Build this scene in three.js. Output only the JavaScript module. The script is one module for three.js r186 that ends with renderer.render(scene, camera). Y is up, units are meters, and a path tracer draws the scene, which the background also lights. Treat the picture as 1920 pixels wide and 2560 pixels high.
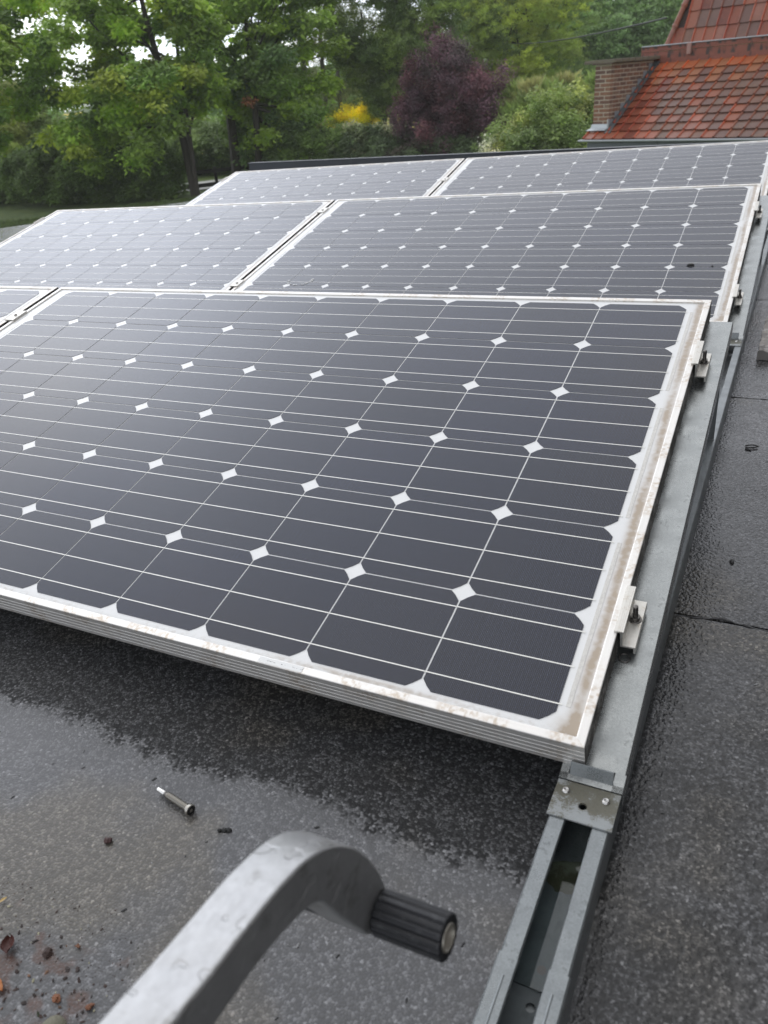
import * as THREE from 'three';
import { RoundedBoxGeometry } from 'three/addons/geometries/RoundedBoxGeometry.js';
import { mergeGeometries } from 'three/addons/utils/BufferGeometryUtils.js';

// ------------------------------------------------------------------ camera, sky, sun, exposure
const scene = new THREE.Scene();
const camera = new THREE.PerspectiveCamera(66.48, 0.75, 0.02, 900);
camera.position.set(0.1592, 0.6046, 0.6152);
camera.rotation.set(-0.4921, 0.5007, -0.1023, 'YXZ');
camera.focus = 1.35;
camera.userData.fStop = 9;

const SUN_AZ = THREE.MathUtils.degToRad(51), SUN_EL = THREE.MathUtils.degToRad(28);
const sunDir = new THREE.Vector3(-Math.sin(SUN_AZ) * Math.cos(SUN_EL), Math.sin(SUN_EL), -Math.cos(SUN_AZ) * Math.cos(SUN_EL));
const sun = new THREE.DirectionalLight(0xfff4e2, 0.5);
sun.position.copy(sunDir).multiplyScalar(40);
sun.castShadow = true;
sun.shadow.radius = 200;
sun.shadow.mapSize.set(2048, 2048);
Object.assign(sun.shadow.camera, { left: -12, right: 12, top: 12, bottom: -12, near: 1, far: 90 });
scene.add(sun); scene.add(sun.target);

// ------------------------------------------------------------------ small tools
function rng(seed) { let a = seed >>> 0; return () => { a = (a + 0x6D2B79F5) >>> 0; let t = Math.imul(a ^ (a >>> 15), 1 | a); t = (t + Math.imul(t ^ (t >>> 7), 61 | t)) ^ t; return ((t ^ (t >>> 14)) >>> 0) / 4294967296; }; }
function hash2(x, y, s) { let h = Math.imul(x | 0, 374761393) ^ Math.imul(y | 0, 668265263) ^ Math.imul(s | 0, 2147483647 - 97); h = Math.imul(h ^ (h >>> 13), 1274126177); return ((h ^ (h >>> 16)) >>> 0) / 4294967296; }
const sm = (a, b, x) => { const t = Math.min(1, Math.max(0, (x - a) / (b - a))); return t * t * (3 - 2 * t); };
const mix = (a, b, t) => a + (b - a) * t;
const wrap = (i, n) => n ? ((i % n) + n) % n : i;
function vnoise(x, y, s, px = 0, py = 0) {
  const xi = Math.floor(x), yi = Math.floor(y); let fx = x - xi, fy = y - yi;
  fx = fx * fx * (3 - 2 * fx); fy = fy * fy * (3 - 2 * fy);
  const h = (i, j) => hash2(wrap(xi + i, px), wrap(yi + j, py), s);
  return mix(mix(h(0, 0), h(1, 0), fx), mix(h(0, 1), h(1, 1), fx), fy);
}
function fbm(x, y, s, oct = 4, px = 0, py = 0) {
  let a = 0.5, v = 0, t = 0;
  for (let o = 0; o < oct; o++) { v += a * vnoise(x, y, s + o * 17, px, py); t += a; a *= 0.5; x *= 2; y *= 2; px *= 2; py *= 2; }
  return v / t;
}
function tex(w, h, fn, { srgb = false, repeat = true } = {}) {   // fn(x, y) -> [r, g, b] in linear 0..1 (stored as sRGB when srgb)
  const d = new Uint8Array(w * h * 4), enc = (c) => (c <= 0.0031308 ? c * 12.92 : 1.055 * Math.pow(c, 1 / 2.4) - 0.055);
  for (let y = 0, k = 0; y < h; y++) for (let x = 0; x < w; x++, k += 4) {
    const c = fn(x, y);
    for (let i = 0; i < 3; i++) { const v = Math.min(1, Math.max(0, c[i])); d[k + i] = Math.round(255 * (srgb ? enc(v) : v)); }
    d[k + 3] = 255;
  }
  const t = new THREE.DataTexture(d, w, h, THREE.RGBAFormat);
  t.wrapS = t.wrapT = repeat ? THREE.RepeatWrapping : THREE.ClampToEdgeWrapping;
  t.magFilter = THREE.LinearFilter; t.minFilter = THREE.LinearMipmapLinearFilter; t.generateMipmaps = true;
  if (srgb) t.colorSpace = THREE.SRGBColorSpace;
  t.needsUpdate = true;
  return t;
}
const RGB = (r, g, b) => new THREE.Color().setRGB(r, g, b);
const std = (r, g, b, o = {}) => new THREE.MeshStandardMaterial({ color: RGB(r, g, b), roughness: 0.6, metalness: 0, ...o });
const used = {};
function numbered(n) { const k = used[n] = (used[n] ?? -1) + 1; return k ? n + '_' + String(k).padStart(3, '0') : n; }
function tag(o, label, category, group, kind) { if (label) o.userData.label = label; if (category) o.userData.category = category; if (group) o.userData.group = group; if (kind) o.userData.kind = kind; return o; }
function base(name, pos = [0, 0, 0]) { const g = new THREE.Group(); g.name = numbered(name); g.position.set(...pos); scene.add(g); return g; }
function part(name, geo, mat, parent) { const m = new THREE.Mesh(geo, mat); m.name = parent ? name : numbered(name); (parent ?? scene).add(m); return m; }
function rb(w, h, d, r = 0.0006, seg = 1) { return new RoundedBoxGeometry(w, h, d, seg, Math.min(r, w * 0.45, h * 0.45, d * 0.45)); }
function at(geo, x, y, z) { return geo.translate(x, y, z); }
function boxUV(geo, s = 1) {           // uv in metres by the dominant axis of each triangle's normal
  let g = geo.index ? geo.toNonIndexed() : geo; const p = g.attributes.position, uv = new Float32Array(p.count * 2);
  const a = new THREE.Vector3(), b = new THREE.Vector3(), c = new THREE.Vector3(), n = new THREE.Vector3();
  for (let i = 0; i < p.count; i += 3) {
    a.fromBufferAttribute(p, i); b.fromBufferAttribute(p, i + 1); c.fromBufferAttribute(p, i + 2);
    n.copy(b).sub(a).cross(c.clone().sub(a)); const ax = Math.abs(n.x), ay = Math.abs(n.y), az = Math.abs(n.z);
    [a, b, c].forEach((v, k) => { const [u, w] = ay >= ax && ay >= az ? [v.x, v.z] : ax >= az ? [v.z, v.y] : [v.x, v.y]; uv[(i + k) * 2] = u * s; uv[(i + k) * 2 + 1] = w * s; });
  }
  g.setAttribute('uv', new THREE.BufferAttribute(uv, 2));
  return g;
}
function quads(rows, closed = false) {  // rows: arrays of Vector3 of equal length -> flat shaded strip surface
  const pos = [], uv = []; const R = rows.length;
  for (let i = 0; i < R - 1; i++) for (let j = 0; j < rows[0].length - 1; j++) {
    const A = rows[i][j], B = rows[i][j + 1], Cc = rows[i + 1][j + 1], D = rows[i + 1][j];
    for (const v of [A, B, Cc, A, Cc, D]) pos.push(v.x, v.y, v.z);
  }
  const g = new THREE.BufferGeometry(); g.setAttribute('position', new THREE.Float32BufferAttribute(pos, 3)); g.computeVertexNormals(); return boxUV(g);
}
const V = (x, y, z) => new THREE.Vector3(x, y, z);

// ------------------------------------------------------------------ sky: an even bright overcast, thinnest round the veiled sun
{
  const w = 1024, h = 512, d = new Float32Array(w * h * 4);
  for (let y = 0; y < h; y++) for (let x = 0; x < w; x++) {
    const el = ((y + 0.5) / h - 0.5) * Math.PI, az = ((x + 0.5) / w - 0.5) * 2 * Math.PI;
    const dx = Math.cos(el) * Math.cos(az), dy = Math.sin(el), dz = Math.cos(el) * Math.sin(az);
    const q = 1 / (Math.max(dy, 0) + 0.18);
    const cl = fbm(dx * q * 1.6 + 40, dz * q * 1.6 + 40, 5, 5), cl2 = fbm(dx * q * 0.6 + 10, dz * q * 0.6 + 10, 9, 3);
    const ang = Math.acos(Math.min(1, dx * sunDir.x + dy * sunDir.y + dz * sunDir.z)) * 180 / Math.PI;
    let L = 0.50 + 0.45 * (cl - 0.3) + 0.3 * (cl2 - 0.4) + 1.0 * Math.exp(-Math.max(dy, 0) * 2.4) - 0.06;
    L += 1.0 * Math.exp(-((ang / 12) ** 2)) * (0.3 + 1.4 * cl) + 0.95 * Math.exp(-((ang / 36) ** 2));
    if (dy < 0) L = 0.35;
    const b = sm(0.35, 0.65, cl), k = (y * w + x) * 4;
    d[k] = L * mix(0.90, 0.985, b); d[k + 1] = L * mix(0.96, 1.0, b); d[k + 2] = L * mix(1.09, 1.04, b); d[k + 3] = 1;
  }
  const t = new THREE.DataTexture(d, w, h, THREE.RGBAFormat, THREE.FloatType);
  t.mapping = THREE.EquirectangularReflectionMapping; t.magFilter = t.minFilter = THREE.LinearFilter; t.needsUpdate = true;
  scene.background = t; scene.environment = t;
}
scene.fog = new THREE.FogExp2(0xe8ebe4, 0.0010);

// ------------------------------------------------------------------ textures and materials
const T = {};
{ // bitumen felt with slate granules; x in [-1.75, .45], z in [-.375, .555] for the front strip, rain shelter under the panels behind z = .112
  const w = 2048, h = 1024, mw = 2.2 / w, mh = 0.93 / h, cell = 0.0033;
  const low = (fn) => { const q = 4, W = w / q, H = h / q, a = new Float32Array(W * H); for (let y = 0; y < H; y++) for (let x = 0; x < W; x++) a[y * W + x] = fn((x + 0.5) * q * mw, (y + 0.5) * q * mh);
    return (x, y) => { const fx = Math.min(W - 1.001, Math.max(0, x / q - 0.375)), fy = Math.min(H - 1.001, Math.max(0, y / q - 0.375)), i = fx | 0, j = fy | 0, u = fx - i, v = fy - j, k = j * W + i; return mix(mix(a[k], a[k + 1], u), mix(a[k + W], a[k + W + 1], u), v); }; };
  const make = (seed, sheltered) => {
    const nL = low((X, Z) => fbm(X * 14, Z * 14, seed + 50, 4) - 0.5), wL = low((X, Z) => fbm(X * 9, Z * 9, seed + 90, 5)), bL = low((X, Z) => fbm(X * 6, Z * 6, seed + 110, 4)), rL = low((X, Z) => fbm(X * 24, Z * 24, seed + 33, 3)), nbL = low((X, Z) => fbm(X * 60, Z * 60, seed + 70, 3) - 0.5);
    const col = new Float32Array(w * h), hgt = new Float32Array(w * h), wet = new Float32Array(w * h), tone = new Float32Array(w * h), sheenPaint = new Float32Array(w * h), film = new Float32Array(w * h), stain = new Float32Array(w * h), worm = new Float32Array(w * h), brown = new Float32Array(w * h);
    const NX = Math.round(2.2 / cell), NY = Math.round(0.93 / cell);
    for (let y = 0; y < h; y++) for (let x = 0; x < w; x++) {
      const X = (x + 0.5) * mw, Z = (y + 0.5) * mh, gx = X / 2.2 * NX, gy = Z / 0.93 * NY, ix = Math.floor(gx), iy = Math.floor(gy);
      let d1 = 9, d2 = 9, id = 0;
      for (let j = -1; j <= 1; j++) for (let i = -1; i <= 1; i++) {
        const cx = wrap(ix + i, NX), cy = wrap(iy + j, NY), px = ix + i + hash2(cx, cy, seed), py = iy + j + hash2(cx, cy, seed + 7);
        const dd = (px - gx) ** 2 + (py - gy) ** 2;
        if (dd < d1) { d2 = d1; d1 = dd; id = hash2(cx, cy, seed + 3); } else if (dd < d2) d2 = dd;
      }
      const edge = Math.sqrt(d2) - Math.sqrt(d1), k = y * w + x;
      hgt[k] = sm(0, 0.45, edge) * (0.55 + 0.45 * id); tone[k] = id; col[k] = edge;
      const n = nL(x, y), nb = nbL(x, y);
      const zz = -0.375 + Z;
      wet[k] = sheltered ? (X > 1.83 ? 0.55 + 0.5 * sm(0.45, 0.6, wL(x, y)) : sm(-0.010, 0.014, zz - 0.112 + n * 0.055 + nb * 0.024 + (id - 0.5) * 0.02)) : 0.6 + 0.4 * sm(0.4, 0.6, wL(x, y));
      sheenPaint[k] = sheltered ? (X > 1.83 ? 0.3 : 1) : 0.35; film[k] = sheenPaint[k] < 0.5 ? 1 : wet[k]; worm[k] = sheenPaint[k] < 0.5 ? sm(0.28, 0.62, fbm(X * 340, Z * 260, seed + 130, 2) * 0.75 + 0.25 * wL(x, y) + 0.06 * (id - 0.5)) : 0.5;
      brown[k] = sm(0.52, 0.72, bL(x, y));
      if (sheltered) { const xx = X - 1.75, q = Math.hypot((xx + 0.43) / 0.16, (zz - 0.45) / 0.11); stain[k] = sm(0.42, 0.62, nbL(x, y) * 0.9 + 0.62 - 0.28 * q * q) * (0.5 + 0.5 * hash2(x >> 1, y >> 1, 9)); }
    }
    const color = tex(w, h, (x, y) => {
      const k = y * w + x, id = tone[k], gap = sm(0.02, 0.22, col[k]);
      let v = 0.014 + 0.105 * Math.pow(id, 2.0) + (id > 0.985 ? 0.06 : 0);
      v = mix(0.008, v, gap); v = mix(v, 0.106 + 1.0 * (v - 0.045), wet[k] * sheenPaint[k]); if (sheenPaint[k] < 0.5) v *= mix(0.4, 1.3, worm[k]);  // wet felt lightened and worm-mottled in the colour to paint the sky sheen
      const b = brown[k] * 0.16, S = stain[k] * 0.85;
      return [mix(v * (1 + b * 0.7), 0.085, S), mix(v * (1.0 + b * 0.1), 0.037, S), mix(v * (1.03 - b), 0.023, S)];
    }, { srgb: true });
    const rough = tex(w, h, (x, y) => { const k = y * w + x, r = mix(0.78 - 0.1 * tone[k], (sheenPaint[k] < 0.5 ? 0.12 : 0.22) + 0.16 * rL(x, y), Math.min(1, wet[k] * (sheenPaint[k] < 0.5 ? 1.6 : 1))); return [r, r, 0]; });
    const bump = tex(w, h, (x, y) => { const k = y * w + x, b = sheenPaint[k] < 0.5 ? 0.25 * hgt[k] + 0.4 * worm[k] + 0.2 : mix(hgt[k], 0.6 + 0.55 * (hgt[k] - 0.6), film[k]); return [b, b, b]; });
    return { color, rough, bump };
  };
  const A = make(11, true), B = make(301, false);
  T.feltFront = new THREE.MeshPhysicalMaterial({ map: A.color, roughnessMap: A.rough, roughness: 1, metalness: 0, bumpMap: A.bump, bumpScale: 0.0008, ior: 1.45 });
  T.felt = new THREE.MeshPhysicalMaterial({ map: B.color, roughnessMap: B.rough, roughness: 1, metalness: 0, bumpMap: B.bump, bumpScale: 0.0010, ior: 1.45 });
}
// galvanised steel: spangle, dull streaks
const galvMap = tex(512, 512, (x, y) => { const s = hash2(Math.floor(x / 3 + 2 * vnoise(x / 5, y / 5, 3)), Math.floor(y / 3 + 2 * vnoise(x / 5, y / 5, 4)), 5), n = fbm(x / 64, y / 64, 8, 4, 8, 8); const st = fbm(x / 9, y / 9, 12, 3), v = 0.76 + 0.16 * s + 0.3 * (n - 0.5) - 0.22 * sm(0.62, 0.75, st) * sm(0.45, 0.7, n); return [v * 0.97, v, v * 1.01]; }, { srgb: true });
const galvRough = tex(512, 512, (x, y) => { const n = fbm(x / 64, y / 64, 18, 4, 8, 8), s = hash2(x >> 1, y >> 1, 6); const r = 0.20 + 0.42 * n + 0.16 * (s - 0.5); return [r, r, 0]; });
function scaled(t, s) { const c = t.clone(); c.repeat.set(s, s); c.needsUpdate = true; return c; }
const galv = new THREE.MeshStandardMaterial({ color: RGB(0.385, 0.392, 0.388), map: scaled(galvMap, 5), roughnessMap: scaled(galvRough, 5), roughness: 0.72, metalness: 0.88 });
const galvDull = new THREE.MeshStandardMaterial({ color: RGB(0.275, 0.286, 0.288), map: scaled(galvMap, 5), roughnessMap: scaled(galvRough, 5), roughness: 1.0, metalness: 0.6 });
// the bracket plates carry green-brown algae in patches
const algae = tex(256, 256, (x, y) => {
  const n = fbm(x / 70, y / 70, 61, 6), f = fbm(x / 5, y / 5, 62, 4), m = sm(0.38, 0.62, n + 0.45 * (f - 0.5) + 0.10 - 0.0011 * Math.abs(y - 90)) * 0.9;
  const g = 0.30 + 0.06 * f; return [mix(g * 0.95, 0.085 + 0.06 * f, m), mix(g, 0.08 + 0.055 * f, m), mix(g * 1.0, 0.058 + 0.035 * f, m)];
}, { srgb: true });
const plateMat = new THREE.MeshStandardMaterial({ color: 0xffffff, map: algae, roughness: 0.55, metalness: 0.25 });
// anodised aluminium of frames and clamps, with brown grime in streaks
const aluMap = tex(1024, 256, (x, y) => {
  const g = 0.7 * sm(0.46, 0.8, fbm(x / 70, y / 18, 71, 6)) * (0.1 + 1.3 * sm(0.35, 0.75, fbm(x / 7, y / 1.75, 72, 3))), s = 0.03 * (hash2(y, 1, 7) - 0.5) + 0.05 * (fbm(x / 90, y / 3, 73, 3) - 0.5);
  const v = 0.76 + s; return [mix(v, 0.46, g * 0.75), mix(v * 0.975, 0.37, g * 0.75), mix(v * 0.93, 0.27, g * 0.75)];
}, { srgb: true });
const aluRough = tex(512, 256, (x, y) => { const r = 0.36 + 0.16 * fbm(x / 30, y / 4, 75, 4); return [r, r, 0]; });
const frameMat = new THREE.MeshStandardMaterial({ color: 0xffffff, map: scaled(aluMap, 2.2), roughnessMap: scaled(aluRough, 6), roughness: 0.95, metalness: 0.7 });
const sideDirt = tex(512, 128, (x, y) => { const n = fbm(x / 30, y / 9, 81, 5), f = fbm(x / 4, y / 3, 82, 3), m = sm(0.35, 0.62, n * 0.7 + f * 0.4); return [mix(0.36, 0.05, m), mix(0.35, 0.046, m), mix(0.33, 0.04, m)]; }, { srgb: true });
const frameSideMat = new THREE.MeshStandardMaterial({ color: 0xffffff, map: scaled(sideDirt, 3), roughness: 0.7, metalness: 0.3 });
const clampMat = new THREE.MeshStandardMaterial({ color: RGB(0.86, 0.86, 0.84), map: scaled(aluMap, 9), roughnessMap: scaled(aluRough, 30), roughness: 1, metalness: 0.85 });
const steel = std(0.55, 0.54, 0.52, { metalness: 1, roughness: 0.28 });
const steelDark = std(0.16, 0.15, 0.14, { metalness: 0.8, roughness: 0.38 });
const black = std(0.012, 0.012, 0.013, { roughness: 0.55 });
// laminate: cells, ribbons and backsheet lie under bonded solar glass, so each has the glass's own gloss
const glassy = (o) => new THREE.MeshPhysicalMaterial({ roughness: 0.15, ior: 1.5, metalness: 0, ...o });
const finger = tex(2048, 4, (x) => { const f = (x / 2048 * 74) % 1, l = Math.abs(f - 0.5) < 0.06 ? 1 : 0; return [mix(0.0018, 0.080, l), mix(0.0042, 0.100, l), mix(0.0150, 0.165, l)]; }, { srgb: true });
const cellMats = [[1, 1, 1], [1.06, 1.04, 1.0], [0.86, 0.9, 0.96], [1.0, 0.98, 0.95], [0.94, 0.98, 1.1]].map(([r, g, b], i) => glassy({ map: finger, color: RGB(0.9 * r, 0.9 * g, 0.9 * b), roughness: [0.15, 0.17, 0.135, 0.16, 0.145][i] }));
const ribbonMat = new THREE.MeshPhysicalMaterial({ color: RGB(0.80, 0.79, 0.74), roughness: 0.3, metalness: 0.25 });
const linkMap = tex(64, 64, (x, y) => { const v = 0.56 + 0.18 * fbm(x / 3, y / 3, 95, 2); return [v, v * 0.97, v * 0.9]; }, { srgb: true });
const linkMat = glassy({ map: linkMap });
// backsheet: white, rain-washed brown grime caught along the frame's inner edge
const PW = 1.666, PH = 0.989, PR = 0.0378, PT = 0.9685, PB = -0.0205;
const backMap = tex(2048, 1024, (x, y) => {
  const X = x / 2048 * PW, Zz = y / 1024 * PH;                 // from the left edge, from the bottom edge
  const dR = PW - X, n = fbm(X * 30, Zz * 30, 101, 4), f = fbm(X * 160, Zz * 160, 102, 3), st = fbm(Zz * 16, X * 40, 103, 4), wob = 0.016 + 0.008 * (fbm(Zz * 14, 3.3, 104, 3) - 0.5);
  let m = Math.exp(-(((dR - wob) / 0.0072) ** 2)) * (0.35 + 0.65 * sm(0.25, 0.8, 0.4 * n + 0.75 * st)) * (0.5 + 0.8 * f) * 1.05;
  m += Math.exp(-(((Zz - 0.0145) / 0.004) ** 2)) * sm(0.35, 0.8, 0.6 * fbm(X * 5, 1.1, 105, 4) + 0.5 * f) * 0.6;
  const c = Math.hypot(dR - 0.017, Zz - 0.019); m += 1.0 * Math.exp(-((c / 0.016) ** 2)) * (0.4 + 0.9 * f);
  m = Math.min(0.85, m);
  return [mix(0.80, 0.36, m), mix(0.80, 0.27, m), mix(0.785, 0.18, m)];
}, { srgb: true, repeat: false });
const backMat = glassy({ map: backMap });
const backUnder = std(0.6, 0.6, 0.6);

// ------------------------------------------------------------------ the flat roof
const GY0 = -2.6, RY = -0.1, TILT = 0.2186, P = 0.158;
{
  const roof = base('flat_roof', [0, RY, 0]); tag(roof, null, null, null, 'structure');
  // deck below the felt, with the slanting far left corner
  const s = new THREE.Shape([[6, 2.4], [-7.2, 2.4], [-7.2, -2.2], [-5.72, -4.0], [-4.6, -5.42], [6, -5.42]].map(([x, z]) => new THREE.Vector2(x, -z)));
  const deck = new THREE.ExtrudeGeometry(s, { depth: 2.5, bevelEnabled: false }).rotateX(-Math.PI / 2); deck.translate(0, -2.5 - 0.006, 0);
  part('deck', boxUV(deck), std(0.16, 0.155, 0.15, { roughness: 0.85 }), roof);
  const cut = (z0, z1, mat, back) => {            // felt strip from z0 (far) to z1 (near), each laid over the next one up the slope
    const pts = back ? [[6, z1], [-7.2, z1], [-7.2, Math.min(z1, -2.2)], [-5.72, -4.0], [-4.6, z0], [6, z0]] : [[6, z1], [-7.2, z1], [-7.2, z0], [6, z0]];
    const g = new THREE.ExtrudeGeometry(new THREE.Shape(pts.map(([x, z]) => new THREE.Vector2(x, -z))), { depth: 0.005, bevelEnabled: false }).rotateX(-Math.PI / 2);
    const p = g.attributes.position, uv = new Float32Array(p.count * 2);
    for (let i = 0; i < p.count; i++) { uv[2 * i] = (p.getX(i) + 1.75) / 2.2; uv[2 * i + 1] = (p.getZ(i) + 0.375) / 0.93 + (mat === T.felt ? 0.37 * z0 : 0); }
    g.setAttribute('uv', new THREE.BufferAttribute(uv, 2)); g.translate(0, -0.005, 0);
    return part('felt_strip', g, mat, roof);
  };
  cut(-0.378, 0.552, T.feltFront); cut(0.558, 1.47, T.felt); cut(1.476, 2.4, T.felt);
  cut(-1.282, -0.383, T.felt); cut(-2.192, -1.287, T.felt);
  // the two far strips follow the corner
  cut(-3.102, -2.198, T.felt).geometry; const back = cut(-5.42, -3.108, T.felt, true);
  // black bitumen squeezed out along the joints
  for (const [z, seed, amp] of [[-0.38, 1, 0.006], [-1.284, 2, 0.003], [-2.195, 3, 0.001], [0.555, 4, 0.003]]) {
    const pts = [], r = rng(seed);
    for (let i = 0; i <= 90; i++) { const x = -1.7 + i * 0.045; pts.push(V(x, 0.0004 + 0.0006 * r(), z + amp * (fbm(x * 14, seed, 5, 3) - 0.5) * 3 + 0.0006 * (r() - 0.5))); }
    const g = new THREE.TubeGeometry(new THREE.CatmullRomCurve3(pts), 700, 0.0019, 6); const p = g.attributes.position;
    for (let i = 0; i < p.count; i++) { const x = p.getX(i), k = Math.max(0.15, 2.4 * fbm(x * 75, seed + 2, 6, 3) - 0.45); p.setY(i, p.getY(i) * k * 0.45); p.setZ(i, z + (p.getZ(i) - z) * (0.6 + 0.5 * k)); }
    g.computeVertexNormals();
    part('bitumen_seam', g, std(0.006, 0.006, 0.007, { roughness: 0.35 }), roof);
  }
}

{ // unseen brick wall, added right of the picture as a sky blocker: it keeps the sky off everything that faces right
  const t = base('added_side_wall', [2.9, GY0, 0]); tag(t, 'added grey brick wall out of view beside the flat roof, blocking the sky on the right', 'wall');
  const map = tex(256, 256, (x, y) => { const row = Math.floor(y / 16), c = ((x + (row % 2) * 16) % 32), j = c < 2 || y % 16 < 2, n = hash2(Math.floor((x + (row % 2) * 16) / 32), row, 5); return j ? [0.17, 0.17, 0.165] : [0.10 + 0.05 * n, 0.09 + 0.045 * n, 0.085 + 0.04 * n]; }, { srgb: true });
  part('wall', at(boxUV(new THREE.BoxGeometry(0.3, 7.6, 11), 1.1), 0.15, 3.8, -2.2), std(1, 1, 1, { map, roughness: 0.9 }), t);
  part('eaves', at(boxUV(rb(0.7, 0.16, 11.4, 0.02)), 0.0, 7.68, -2.2), std(0.2, 0.2, 0.2, { roughness: 0.7 }), t);
}
// ------------------------------------------------------------------ solar panels
const octagon = (() => {
  const a = 0.0778, c = 0.0150, s = new THREE.Shape(), k = 0.0016;
  const P8 = [[a, a - c], [a - c + 0.5 * c + k * 0.35, a - 0.5 * c + k * 0.35], [a - c, a]];
  const pts = [];
  for (let q = 0; q < 4; q++) for (const [x, y] of P8) { const t = q * Math.PI / 2, C = Math.cos(t), S = Math.sin(t); pts.push(new THREE.Vector2(x * C - y * S, x * S + y * C)); }
  s.setFromPoints(pts);
  const g = new THREE.ExtrudeGeometry(s, { depth: 0.0005, bevelEnabled: false }).rotateX(-Math.PI / 2); g.translate(0, -0.0005, 0);
  const p = g.attributes.position, uv = new Float32Array(p.count * 2);
  for (let i = 0; i < p.count; i++) { uv[2 * i] = p.getX(i) / 0.1562 + 0.5; uv[2 * i + 1] = p.getZ(i) / 0.1562 + 0.5; }
  g.setAttribute('uv', new THREE.BufferAttribute(uv, 2));
  return g;
})();
const FH = 0.035, LIP = 0.0022;
function frameBar(len, grooved, which = 0) {       // profile runs along x from 0 to len, outside face at z = 0, inside towards +z, mitred at both ends
  const pr = [[0.0, -FH], [0.0, -FH + 0.002]];
  if (grooved) for (const y of [-0.0285, -0.0215, -0.0145, -0.0075]) pr.push([0, y - 0.0004], [-0.00025, y - 0.0003], [-0.00025, y + 0.0002], [0, y + 0.0004]);
  pr.push([0, LIP - 0.0011], [0.0003, LIP - 0.0003], [0.0011, LIP], [0.0098, LIP], [0.0108, LIP - 0.0004], [0.0112, -0.0003], [0.0112, -0.004], [0.002, -0.004], [0.002, -FH + 0.0016], [0.024, -FH + 0.0016], [0.024, -FH], [0, -FH]);
  const n = grooved ? 19 : 3, use = which === 1 ? pr.slice(0, n) : which === 2 ? pr.slice(n - 1) : pr;
  return quads(use.map(([z, y]) => [V(z < 0 ? 0 : z, y, z), V(len - (z < 0 ? 0 : z), y, z)]));
}
const barLong = frameBar(PW, true), barShort = frameBar(PH, true, 2), flank = frameBar(PH, true, 1);
const backGeo = (() => { const g = new THREE.BoxGeometry(PW - 0.006, 0.0012, PH - 0.006); g.translate(-PW / 2 + PR, -0.0014, -(PT + PB) / 2); const p = g.attributes.position, uv = g.attributes.uv; for (let i = 0; i < p.count; i++) uv.setXY(i, (p.getX(i) + PW - PR) / PW, (-p.getZ(i) - PB) / PH); return g; })();
const busGeo = at(new THREE.BoxGeometry(10 * P + 0.006, 0.0003, 0.0015), -5 * P, 0.00015, 0);
const linkGeo = boxUV(new THREE.BoxGeometry(0.0052, 0.0003, 1.68 * P), 20), boxGeo = rb(0.1, 0.02, 0.11, 0.004, 2);
function frameRails(t) {
  const mk = (g, m, x, z, ry) => { const o = part('frame_rail', g, m, t); o.position.set(x, 0, z); o.rotation.y = ry; return o; };
  mk(barLong, frameMat, PR, -PB, Math.PI);              // front lower edge
  mk(barLong, frameMat, PR - PW, -PT, 0);               // back upper edge
  part('frame_flank', flank, frameSideMat, mk(barShort, frameMat, PR, -PT, -Math.PI / 2));        // right edge
  part('frame_flank', flank, frameSideMat, mk(barShort, frameMat, PR - PW, -PB, Math.PI / 2));    // left edge
}
function makePanel(seed) {
  const t = base('solar_panel'); t.rotation.x = TILT;
  frameRails(t);
  part('backsheet', backGeo, backMat, t);
  const r = rng(seed);
  for (let j = 0; j < 6; j++) for (let i = 0; i < 10; i++) { const c = part('solar_cell', octagon, cellMats[Math.floor(r() * 5)], t); c.position.set(-(i + 0.5) * P, 0, -(j + 0.5) * P); }
  for (let j = 0; j < 6; j++) for (let k = 0; k < 3; k++) { const b = part('busbar', busGeo, ribbonMat, t); b.position.set(0, 0, -(j + (k + 0.5) / 3) * P); }
  for (const [x, j0] of [[0.0095, 0.16], [0.0095, 2.16], [0.0095, 4.16], [-10 * P - 0.0105, 1.16], [-10 * P - 0.0105, 3.16]]) { const l = part('link_ribbon', linkGeo, linkMat, t); l.position.set(x, -0.0005, -(j0 + 0.84) * P); }
  const jb = part('junction_box', boxGeo, black, t); jb.position.set(-0.8, -0.013, -0.86);
  return t;
}
const ROW = [[0, 0], [-0.0047, -1.5834], [-0.0140, -3.1965]], LEFT = -1.680;
const panelLabels = [
  ['large solar panel nearest the camera, above the roof with the loose bolt', 'solar panel corner cut off by the left edge, beside the nearest large panel'],
  ['right panel of the middle row, with a pale dried smear near its lower left corner', 'left panel of the middle row with bright cloud glare, beside the green lawn'],
  ['solar panel in the back row in front of the red tiled house', 'solar panel in the back row in front of the garden trees and dark fence']];
for (let r = 0; r < 3; r++) for (let c = 0; c < 2; c++) {
  const p = makePanel(100 + r * 7 + c);
  p.position.set(ROW[r][0] + (c ? LEFT : 0), 0, ROW[r][1]);
  if (!r && !c) {   // faded sticker on the front lip, with the smear of grime below it
    const st = tex(128, 32, (x, y) => { const ink = y > 13 && y < 18 && hash2(x >> 1, y >> 1, 41) > 0.62 && fbm(x / 9, 1, 42, 2) > 0.5; return ink ? [0.25, 0.25, 0.25] : [0.82, 0.82, 0.80]; }, { srgb: true });
    const l = part('faded_sticker', at(new THREE.BoxGeometry(0.064, 0.0003, 0.0085), -0.335, LIP + 0.00018, -PB - 0.0055), std(1, 1, 1, { map: st, roughness: 0.5 }), p);
    l.userData.label = 'faded white sticker';
  }
  tag(p, panelLabels[r][c], 'solar panel', 'solar panels in three tilted rows');
}

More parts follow.
